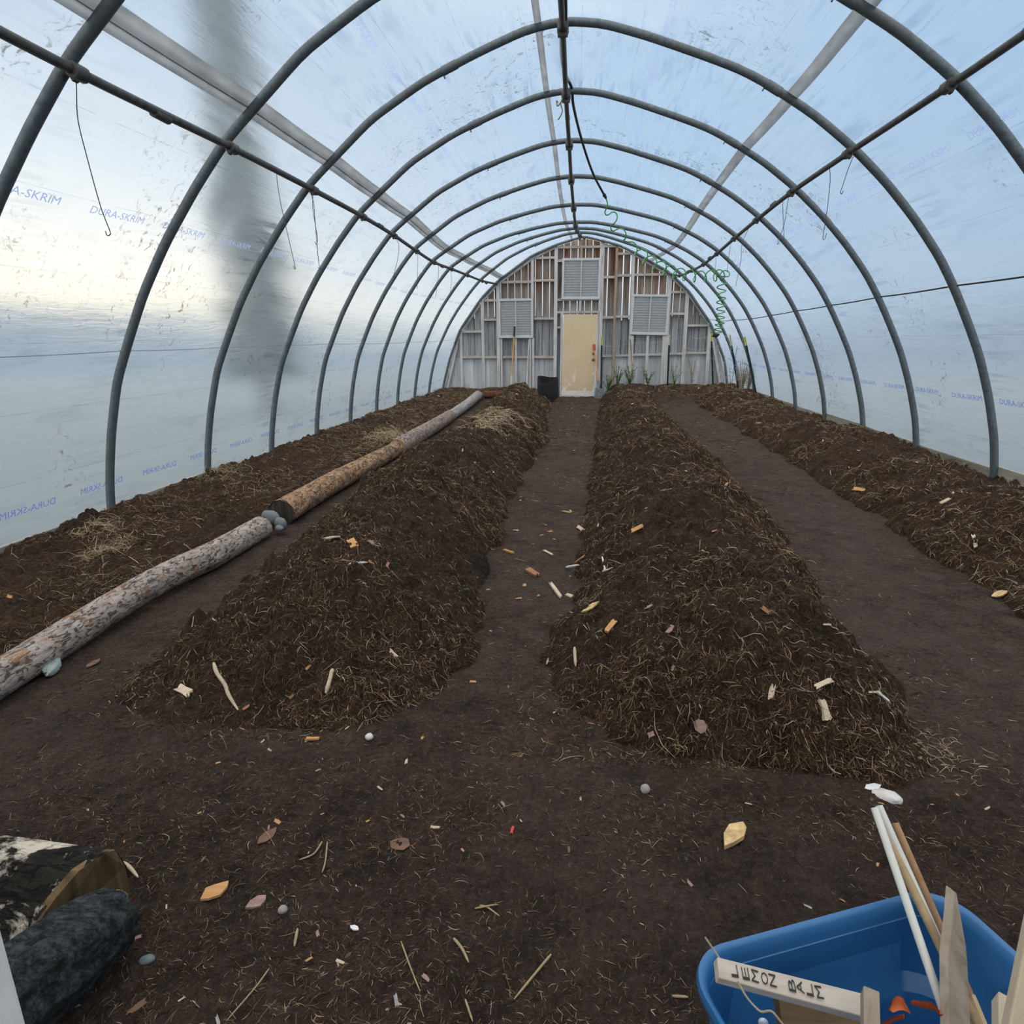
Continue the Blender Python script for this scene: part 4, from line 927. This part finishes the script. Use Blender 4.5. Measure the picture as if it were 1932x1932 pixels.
chip('orange chip low on the left slope of right mound',1142,1196,1160,1174,.022,cO,th=.01)
chip('orange chip on the right mound crest above the white twig',1192,1003,1214,993,.03,cO)
stick('upright pale stick by the right mound front foot',[(1084,1226),(1086,1262)],.007,cP,'stick','stick')
stick('white forked twig on the right mound beside the path',[(1136,1054),(1141,1076),(1138,1082),(1156,1074)],.006,M['white_rod'],'twig','twig')
chip('pale crumpled husk on the left foot of right mound',1098,1158,1132,1138,.03,M['leaf_yellow'],'husk','husk',shape=1)
stick('thin white strip lying on the left mound',[(660,1068),(693,1065)],.006,M['white_plastic'],'strip','plastic strip')
chip('pale chip on the left mound edge by the blue stones',612,1019,638,1015,.04,cP)
chip('tan chip right of the pale one on left mound edge',660,1020,672,1034,.04,cO)
chip('greyish bark curl on the left mound near the tan chip',693,1022,714,1034,.04,M['leaf_pink'],'bark_flake','bark flake',shape=1)
chip('large pale chip standing out on the right mound front',1546,1322,1557,1362,.028,cP,th=.012)
chip('pale narrow chip above the large one on right mound',1536,1299,1570,1284,.016,cP)
chip('white chip on the right shoulder of right mound',1650,1306,1674,1326,.014,M['white_rod'])
chip('orange chip on the soil before the left mound',578,1397,603,1397,.014,cO)
chip('tan chip on the left foot of left mound front',336,1299,362,1312,.035,cP)
stick('long pale peeling bark strip down the left mound face',[(404,1256),(410,1275),(425,1297),(433,1318),(450,1345)],.0075,cP,'bark_strip','bark')
stick('pale splinter on the right part of left mound face',[(628,1268),(624,1285),(615,1314)],.009,cP,'splinter','splinter')
stone('white pebble on the soil below the left mound',hit(697,1393)+np.array([0,0,.006]),(.014,.013,.012),11,M['stone_white'],0,'pebble','pebble')
chip('large orange bark piece on the front soil at left',378,1702,432,1672,.045,cO,'bark_flake','bark flake',shape=1)
chip('brown leaf on the soil above the orange bark piece',488,1596,522,1566,.035,M['leaf_brown'],'leaf','leaf',.003,shape=1)
chip('pinkish bark flake right of the orange bark piece',464,1718,503,1698,.03,M['leaf_pink'],'bark_flake','bark flake',shape=1)
chip('dark dead leaf in the middle of the front soil',737,1590,772,1600,.05,M['leaf_brown'],'leaf','leaf',.002,shape=1)
chip('crumpled yellow leaf on the soil before the right mound',1368,1605,1402,1560,.045,M['leaf_yellow'],'leaf','leaf',.012,shape=1)
p=hit(1676,1506); stone('smooth white stone before the right mound corner',p+np.array([0,0,.006]),(.036,.026,.013),14,M['stone_white'],-.4,amp=.22)
p=hit(1217,1493); stone('small grey pebble on bare soil before the right mound',p+np.array([0,0,.008]),(.014,.014,.014),15,M['stone_grey'],.3,'pebble','pebble')
p=hit(534,1720); stone('round grey pebble beside the pinkish bark flake',p+np.array([0,0,.006]),(.011,.010,.009),16,M['stone_grey'],.3,'pebble','pebble')
p=hit(278,1815); stone('grey blue pebble on the soil beside the charred log',p+np.array([0,0,.006]),(.016,.011,.009),17,M['stone_blue'],.3,'pebble','pebble')
chip('torn white plastic scrap beside the smooth white stone',1630,1490,1662,1484,.022,M['white_plastic'],'plastic_scrap','plastic scrap',.002,shape=1)
chip('small white shard in the middle left of the front soil',661,1750,676,1758,.012,M['white_plastic'],'plastic_scrap','plastic scrap',.003,shape=1)
chip('tiny red plastic tag on the front soil',965,1576,969,1562,.008,M['red_plastic'],'plastic_tag','plastic tag',.003)
chip('pinkish bark flake on the face of right mound',1310,1378,1330,1362,.045,M['leaf_pink'],'bark_flake','bark flake',shape=1)
chip('pink bark chip left of that flake on right mound',1222,1388,1235,1384,.016,M['leaf_pink'],'bark_flake','bark flake')
chip('yellow husk at the toe of the right bed',1872,1127,1904,1118,.045,M['leaf_yellow'],'husk','husk',.006,shape=1)
chip('straight orange stick on the top of right bed',1864,932,1906,936,.022,cO)
chip('pale chip on the right bed slope facing the path',1836,1010,1841,1035,.02,cP)
chip('tan chip at the toe of the right bed halfway back',1610,923,1633,926,.04,cO)
p=onZ(95,1257,.03); b=MB(); b.blob((0,0,0),(.075,.03,.022),21,.2,np.array([[.5,-.87,0],[.87,.5,0],[0,0,1]]).T); o=b.build('plastic_scrap',M['clip'],None,True,auto=.4); o.location=tuple(p); o.data.materials[0]=M['scrap']; tag(o,'pale bluish plastic scrap under the front log','plastic scrap')
chip('bent brown leaf on the path below the front log',162,1262,190,1246,.03,M['leaf_brown'],'leaf','leaf',.004,shape=1)
stick('bent pale reed beside the firewood block',[(198,1641),(236,1638),(262,1664)],.005,cP,'reed','straw',.01)
sp_=M['straw_pale']
for lab,pts,r in (('long thin straw at the lower left of front soil',[(508,1832),(480,1870),(428,1930)],.0026),('green white straw below the middle of front soil',[(757,1780),(775,1830),(793,1875)],.0026),('broad straw blade near the bottom centre',[(1040,1805),(1015,1835),(970,1890)],.0040),('dark split straw piece near the bottom centre left',[(856,1775),(872,1795),(884,1820)],.0046),('crossed pale straw above the broad blade',[(905,1712),(920,1716),(942,1732)],.0030),('pale straw lying across its neighbour on the front soil',[(896,1718),(938,1710)],.0032),('upright standing straw on the left front soil',[(618,1592),(614,1630),(608,1650)],.0032),('pale curved straw on the left front soil',[(608,1592),(592,1615),(565,1626)],.0036),('short stout pale stalk on the left front soil',[(562,1757),(556,1790)],.0050),('straw beside the blue bin at the bottom',[(1268,1884),(1298,1886)],.0040),('straw slanting beside the bottom edge of photo',[(878,1890),(892,1932)],.0034)):
    stick(lab,pts,r*.72,sp_)
# small chips and flakes: individual things, many alike
def small(n,xr,yr,dens,label,group,mats,name,cat,L0=.03):
    P=scatter(n,xr,yr,dens); protos=[]
    for i in range(6):
        r=random.Random(i*7+len(label)); b=MB(); pl=[(-.5,-.4),(-.42,.0),(-.5,.45),(.1,.5),(.45,.4),(.4,.1),(.5,-.35),(-.1,-.5)]
        asp=r.uniform(.22,.5); b.prism([((x+r.uniform(-.08,.08)),(y+r.uniform(-.1,.1))*asp,r.uniform(-.04,.06)) for x,y in pl],(0,0,0),(.02,0,.09))
        me=bpy.data.meshes.new(name); me.from_pydata(b.v,[],b.f); me.update(); me.materials.append(mats[i%len(mats)]); protos.append(me)
    for i,(x,y) in enumerate(P):
        o=bpy.data.objects.new(name,protos[i%6]); COL.objects.link(o)
        nrm=Vector(gnorm(x,y)); q=Vector((0,0,1)).rotation_difference(nrm); q=q@Matrix.Rotation(random.uniform(0,2*PI),3,'Z').to_quaternion()@Matrix.Rotation(random.gauss(0,.25),3,'X').to_quaternion()
        o.rotation_mode='QUATERNION'; o.rotation_quaternion=q; s_=L0*math.exp(random.gauss(0,.35))*(1+.05*max(0,y-2)); o.scale=(s_,s_,s_)
        o.location=(x,y,float(ground_z(np.array([x]),np.array([y]))[0])+.001); tag(o,label,cat,group)
C4=[cP,cO,cP,cR,M['leaf_pink'],cO]
small(60,(-1.8,-.5),(1.8,13),lambda x,y:(m1(x,y)>.03)*1.,'small wood chip strewn on the left compost mound','chips on the left mound',C4,'wood_chip','wood chip')
small(70,(-.1,1.3),(1.7,14),lambda x,y:(m2(x,y)>.03)*1.,'small wood chip strewn on the right compost mound','chips on the right mound',C4,'wood_chip','wood chip')
small(50,(2.2,3.1),(3,14.5),lambda x,y:(m3(x,y)>.03)*1.,'small wood chip strewn on the right wall bed','chips on the right bed',C4,'wood_chip','wood chip',.04)
small(35,(-3.2,-2.25),(2,14),lambda x,y:(m4(x,y)>.03)*1.,'small wood chip strewn on the bed behind the logs','chips on the left bed',C4,'wood_chip','wood chip',.04)
small(120,(-1.5,1.2),(.85,1.9),lambda x,y:(ground_z(x,y)<.06)*pat(x,y,91),'small bark flake scattered on the front soil','flakes on the front soil',[M['leaf_pink'],cP,cO,M['leaf_brown'],cP,M['stone_grey']],'bark_flake','bark flake',.017)
small(40,(-.5,.15),(2,13),lambda x,y:(ground_z(x,y)<.05)*1.,'small chip scattered on the centre path','chips on the centre path',C4,'wood_chip','wood chip',.026)
# ------------------------------------------------------------------ blue bin
ZR=.44; ZS=1.11
L0=hz(1304,1822,ZR); 
ax_=math.radians(21); ux=np.array([math.cos(ax_),math.sin(ax_),0]); uy=np.array([math.sin(ax_),-math.cos(ax_),0])
CR=np.array([.165,.745,0]); BW,BL=.455,.62      # rim corner at the back left, sizes
c0=CR+ux*BW/2+uy*BL/2
BT=thing('storage_bin','blue plastic storage bin holding sticks and plant markers','bin',(c0[0],c0[1],0))
def rrect(w,l,r,n=9,skew=0.):
    out=[]
    for cx_,cy_,a0 in ((w/2-r,l/2-r,0),(-w/2+r,l/2-r,PI/2),(-w/2+r,-l/2+r,PI),(w/2-r,-l/2+r,3*PI/2)):
        for i in range(n): a=a0+PI/2*i/(n-1); out.append((cx_+r*math.cos(a),cy_+r*math.sin(a)))
    return out
def bin_ring(w,l,r,z):
    # local y points towards the camera; far side sits a little askew as on the photo
    return [np.array([0,0,z])+ux*x+uy*y for x,y in rrect(w,l,r)]
rings=[(w_-.045,l_,r_,z_) for w_,l_,r_,z_ in [(.40,.50,.06,.012),(.405,.505,.07,.03),(.445,.56,.075,.26),(.45,.565,.075,.27),(.478,.595,.08,.275),(.485,.60,.06,.375),(.50,.62,.062,.38),(.51,.63,.065,.385),(.514,.634,.066,.395),(.51,.63,.065,.402),(.503,.623,.064,.402),(.492,.612,.062,.398),(.484,.604,.06,.385),(.474,.592,.06,.285),(.440,.555,.075,.272),(.432,.548,.07,.255),(.395,.495,.065,.03),(.3,.4,.06,.022)]]
b=MB(); V=[p for r in rings for p in bin_ring(*r)]; nn=len(bin_ring(*rings[0]))
V=[v*np.array([1,1,ZS]) for v in V]
b.add(V,[tuple(f) for f in gridF(len(rings),nn,True)]+[tuple(range(nn)),tuple(range(len(V)-1,len(V)-nn-1,-1))])
o=b.build('bin_body',M['bin'],BT,True,auto=.9)
# handle recess on the right side
b=MB(); hc=ux*(.5*BW-.012)+uy*(-.10)+np.array([0,0,.37]); 
b.bar(hc-uy*.07,hc+uy*.07,.030,.012); b.bar(hc-uy*.07+np.array([0,0,.035]),hc-uy*.075-np.array([0,0,.005]),.03,.01,(uy[0],uy[1],0)); b.build('handle',M['bin'],BT,False,.005)
def rod(label,u0,v0,Ya,u1,v1,Yb,r,mat,name,cat,ext=1.25,n=10,group=None):
    a=onY(u0,v0,Ya); c=onY(u1,v1,Yb); c=a+(c-a)*ext; c_=c.copy()
    if c_[2]<.03: c=a+(c-a)*((a[2]-.03)/(a[2]-c[2]))
    b=MB(); b.tube(np.linspace(np.zeros(3),c-a,5),r,n); o=b.build(name,mat,None,True,auto=.8); o.location=tuple(a); return tag(o,label,cat,group)
rod('front white rod, leftmost of the four sticks in the bin',1650,1524,.92,1790,1936,.72,.0058,M['white_rod'],'rod','rod',1.5)
rod('second white rod standing behind the tan dowel in the bin',1658,1520,.935,1800,1840,.79,.0058,M['white_rod'],'rod','rod',1.6)
rod('tan wooden dowel between the two white rods in the bin',1658,1545,.928,1795,1830,.78,.0062,M['dowel'],'dowel','dowel',1.6)
rod('reddish brown dowel, rightmost of the four sticks in the bin',1689,1553,.94,1790,1785,.83,.0055,M['dowel_red'],'dowel','dowel',1.7)
# pointed stake
a=onY(1803,1684,.84); c=onY(1812,1932,.70); d=c-a; Ls=np.linalg.norm(d)*1.45; d/=np.linalg.norm(d); q=np.cross(d,np.array([0,1.,0])); q/=np.linalg.norm(q); q=-q if q[0]<0 else q; n_=np.cross(q,d)
Ls=min(Ls,(a[2]-.03)/-d[2])
pl=[(0,-.003),(0,.003),(.065,.017),(.09,.0185),(Ls,.020),(Ls,-.020),(.10,-.019),(.05,-.010)]
b=MB(); b.prism([d*x+q*y for x,y in pl],(0,0,0),np.array([-.006,.012,0])); o=b.build('stake',M['stake'],None,False,.0015); o.location=tuple(a); tag(o,'weathered pointed wooden stake standing in the blue bin','stake')
# thin greenish slat behind the stake
rod('thin greenish slat emerging behind the pointed stake',1835,1880,.74,1858,1936,.70,.0045,M['dowel'],'slat','slat',1.6,6)
# lemon balm marker board
def board(label,name,cat,TL,TR,BR_,BL_,th,mat,parent=None):
    P=np.array([TL,TR,BR_,BL_]); n=np.cross(P[1]-P[0],P[3]-P[0]); n/=np.linalg.norm(n); n=n if n[2]<0 else -n
    c=P.mean(0); b=MB(); b.prism(P-c,(0,0,0),n*th); 
    return P,c,-n,b
P,c,n_,b=board('','','',onY(1353,1805,.70),onY(1652,1880,.70),onY(1650,1924,.676),onY(1357,1845,.676),.016,M['sign'])
t=thing('plant_marker','grey wooden plant marker with handwritten letters across the blue bin','plant marker',c)
b.build('marker_board',M['sign'],t,False,.0015)
ex=(P[1]-P[0]); Lx=np.linalg.norm(ex); ex/=Lx; ey=np.cross(n_,ex); ey=ey/np.linalg.norm(ey); ey=ey if ey[2]>0 or ey[1]>0 else -ey
Hh=np.linalg.norm(P[3]-P[0])
bL=MB()
cx=[.10,.17,.23,.29,.34,.46,.51,.57,.63]
for ch,fx in zip('LEMONBALM',cx):
    TV2,TF2=text_mesh(ch,1.); w=TV2.max(0)-TV2.min(0); TV2=(TV2-TV2.min(0)-w/2)/w
    hgt=Hh*.60; wd=Lx*.044      # letter height runs along the board, its width across it
    r=random.Random(ord(ch)+int(fx*100)); aa=r.uniform(-.12,.12)
    X=-TV2[:,1]*wd; Yl=TV2[:,0]*hgt
    X,Yl=X*math.cos(aa)-Yl*math.sin(aa),X*math.sin(aa)+Yl*math.cos(aa)
    o3=P[0]+ex*Lx*fx-ey*Hh*.5-c
    V=[o3+ex*x+ey*y+n_*.0012 for x,y in zip(X,Yl)]
    bL.add(V,TF2)
bL.build('lettering',M['marker'],t)
# scrap under the marker
P,c,n_,b=board('','','',onY(1466,1862,.735),onY(1640,1905,.735),onY(1640,1990,.69),onY(1480,1960,.69),.02,M['browny'])
o=b.build('board_scrap',M['browny'],None,False,.002); o.location=tuple(c); tag(o,'dark brown board scrap under the plant marker in bin','board')
# short square stake
a=onY(1641,1874,.665); c=onY(1643,1990,.60); b=MB(); b.bar((0,0,0),c-a,.022,.018,(0,1,.2)); o=b.build('stake',M['stake'],None,False,.0015); o.location=tuple(a); tag(o,'short square stake end beside the marker board in bin','stake')
# orange leaves
for lab,u,v,Y,r0 in (('orange dried leaf beside the short stake in bin',1690,1897,.74,.2),('orange dried leaf curling beside the front white rod',1747,1905,.72,1.2),('small orange leaf at the bottom edge in bin',1672,1926,.70,2.2)):
    a=onY(u,v,Y); b=MB(); V=[];n1=9
    for i in range(n1):
        s_=i/(n1-1); w=.009*math.sin(PI*min(1,s_*.9+.1))**.8
        for k,j in enumerate((-1,0,1)): V.append((.044*(s_-.5)+.003*math.sin(s_*5),j*w+.004*math.sin(s_*7+r0),.010*math.sin(s_*3+r0)+.004*abs(j)))
    V2=[(x,y,z-.0015) for x,y,z in V]; F=[tuple(f) for f in gridF(n1,3)]; b.add(V,F); b.add(V2,[f[::-1] for f in F])
    o=b.build('leaf',M['leaf_orange'],None,True); o.location=tuple(a); o.rotation_euler=(.75,.3,.5+r0); tag(o,lab,'leaf','orange leaves in the bin')
# string with pale tag
P_=[onY(1330,1768,.735),onY(1352,1800,.715),onY(1366,1822,.70)]; b=MB(); b.tube(spline(P_,5),.0016,6); tag(b.build('wire',M['twine'],None,True),'stiff wire end sticking up at the bin corner','wire')
P_=[onY(1392,1852,.672),onY(1408,1880,.66),onY(1425,1900,.652),onY(1437,1909,.645),onY(1455,1908,.64),onY(1470,1924,.635),onY(1490,1950,.63)]; b=MB(); b.tube(spline(P_,6),.0014,6); tag(b.build('string',M['twine'],None,True),'string hanging below the marker board in bin','string')
a=onY(1440,1930,.64); b=MB(); b.blob((0,0,0),(.006,.005,.018),3,.05); o=b.build('tag',M['clip'],None,True); o.location=tuple(a); o.rotation_euler=(.5,-.3,0); tag(o,'pale blue plastic tag hanging on the string in bin','tag')
# blond plank and block at the right edge
a=onY(1934,1782,.60); c=onY(1902,1940,.54); d=c-a; d/=np.linalg.norm(d); b=MB(); 
Lp=.42; b.bar(np.zeros(3)-d*.05+np.array([.024,0,0]),d*min(Lp,(a[2]-.03)/-d[2])+np.array([.024,0,0]),.018,.048,(1,0,0)); o=b.build('plank',M['blond'],None,False,.002); o.location=tuple(a); tag(o,'pale blond plank standing at the lower right edge','plank')
a=onY(1891,1886,.66); c=onY(1893,1990,.60); b=MB(); b.bar((0,0,0),c-a,.022,.016,(0,1,.2)); o=b.build('wood_block',M['blond'],None,False,.002); o.location=tuple(a); tag(o,'yellowish block end with a knot beside the blond plank','wood block')
# ------------------------------------------------------------------ outdoors: spruces
def spruce(label,x,y,h,r,seed):
    rd=random.Random(seed); t=thing('spruce_tree',label,'tree',(x,y,-.07),'spruces outside the tunnel')
    b=MB(); b.tube([(0,0,0),(.03,0,h*.5),(0,0,h)],[.16,.10,.02],8); b.build('trunk',M['trunk'],t,True)
    b=MB(); n=int(h*6)
    for i in range(n):
        z=h*(.08+.9*i/n); R_=r*(1-.75*(i/n)**1.3)
        for j in range(7):
            a=rd.uniform(0,2*PI); rr_=R_*rd.uniform(.7,1.15); e=np.array([math.cos(a)*rr_,math.sin(a)*rr_,-.25*rr_+rd.uniform(-.1,.1)])
            b.tube([(0,0,z),np.array([0,0,z])+e*.5+np.array([0,0,.05]),np.array([0,0,z])+e],[.06,.15,.03],6)
    b.build('foliage',M['spruce'],t,True)
spruce('dark blurred spruce seen through the upper left film',-7.75,13.6,13.5,.85,1)
# ------------------------------------------------------------------ world
w=bpy.data.worlds.new('sky'); SC.world=w; w.use_nodes=True; nt=w.node_tree; nt.nodes.clear()
class WN(NT):
    def __init__(s): s.t=nt
T=WN(); out=T.n('ShaderNodeOutputWorld'); bg=T.n('ShaderNodeBackground'); T.l(bg.outputs[0],out.inputs[0])
g=T.n('ShaderNodeTexCoord').outputs['Generated']; sep=T.n('ShaderNodeSeparateXYZ'); T.l(g,sep.inputs[0]); X,Yy,Z=sep.outputs
left=T.math('SMOOTH_MIN',1.,1.,.0) if False else T.ramp(T.math('MULTIPLY_ADD',X,-.5,.5),[(.5,0.),(.80,1.)])
cl=T.noise(g,2.6,6,.6,.4)
base_r=T.ramp(Z,[(0,(.34,.44,.56)),(.07,(.36,.47,.60)),(.14,(.36,.52,.71)),(.35,(.33,.53,.78)),(1,(.36,.54,.80))])
base_l=T.ramp(Z,[(0,(.32,.40,.48)),(.055,(.36,.44,.53)),(.090,(1.7,1.48,1.08)),(.15,(1.45,1.35,1.15)),(.26,(.95,1.0,1.05)),(.42,(.55,.68,.85)),(1,(.38,.55,.80))])
col=T.mix(left,base_r,base_l)
col=T.mix(T.math('MULTIPLY',T.ramp(cl,[(.42,0.),(.68,1.)]),.45),col,(.60,.69,.78))
zen=T.ramp(Z,[(.45,0.),(.85,1.)])
bk=T.math('MULTIPLY_ADD',T.ramp(T.math('MULTIPLY_ADD',Yy,-1.,0.),[(.25,0.),(.8,1.)]),.45,0.)
zen=T.math('ADD',zen,bk)  # extra sky glow overhead and behind the camera, added to fill the interior
hn=T.math('MULTIPLY_ADD',T.noise(g,3.,4),.05,.03)
fr_=T.ramp(Yy,[(.90,0.),(.985,1.)]); col=T.mix(T.math('MULTIPLY',fr_,T.ramp(Z,[(.02,0.),(.05,.9),(.2,.6),(.35,0.)])),col,(1.05,1.08,1.1))
hill=T.math('MULTIPLY',T.ramp(T.math('SUBTRACT',Z,hn),[(.0,1.),(.035,0.)]),T.math('MULTIPLY_ADD',fr_,-.9,1.))
col=T.mix(T.math('MULTIPLY',hill,.85),col,(.27,.34,.42))
warm=T.n('ShaderNodeCombineXYZ')
for i_,k_ in enumerate((1.95,1.58,1.12)): T.l(T.math('MULTIPLY',zen,k_),warm.inputs[i_])
col=T.mix(1.,col,warm.outputs[0],'ADD'); T.l(col,bg.inputs[0]); bg.inputs[1].default_value=.80
# ------------------------------------------------------------------ view
vs=SC.view_settings; SC.display_settings.display_device='sRGB'; vs.view_transform='Standard'; vs.look='None'; vs.exposure=.19; vs.gamma=1.; vs.use_curve_mapping=False
SC.cycles.max_bounces=10; SC.cycles.diffuse_bounces=5; SC.cycles.transmission_bounces=8; SC.cycles.use_denoising=True
SC.cycles.sample_clamp_indirect=6.
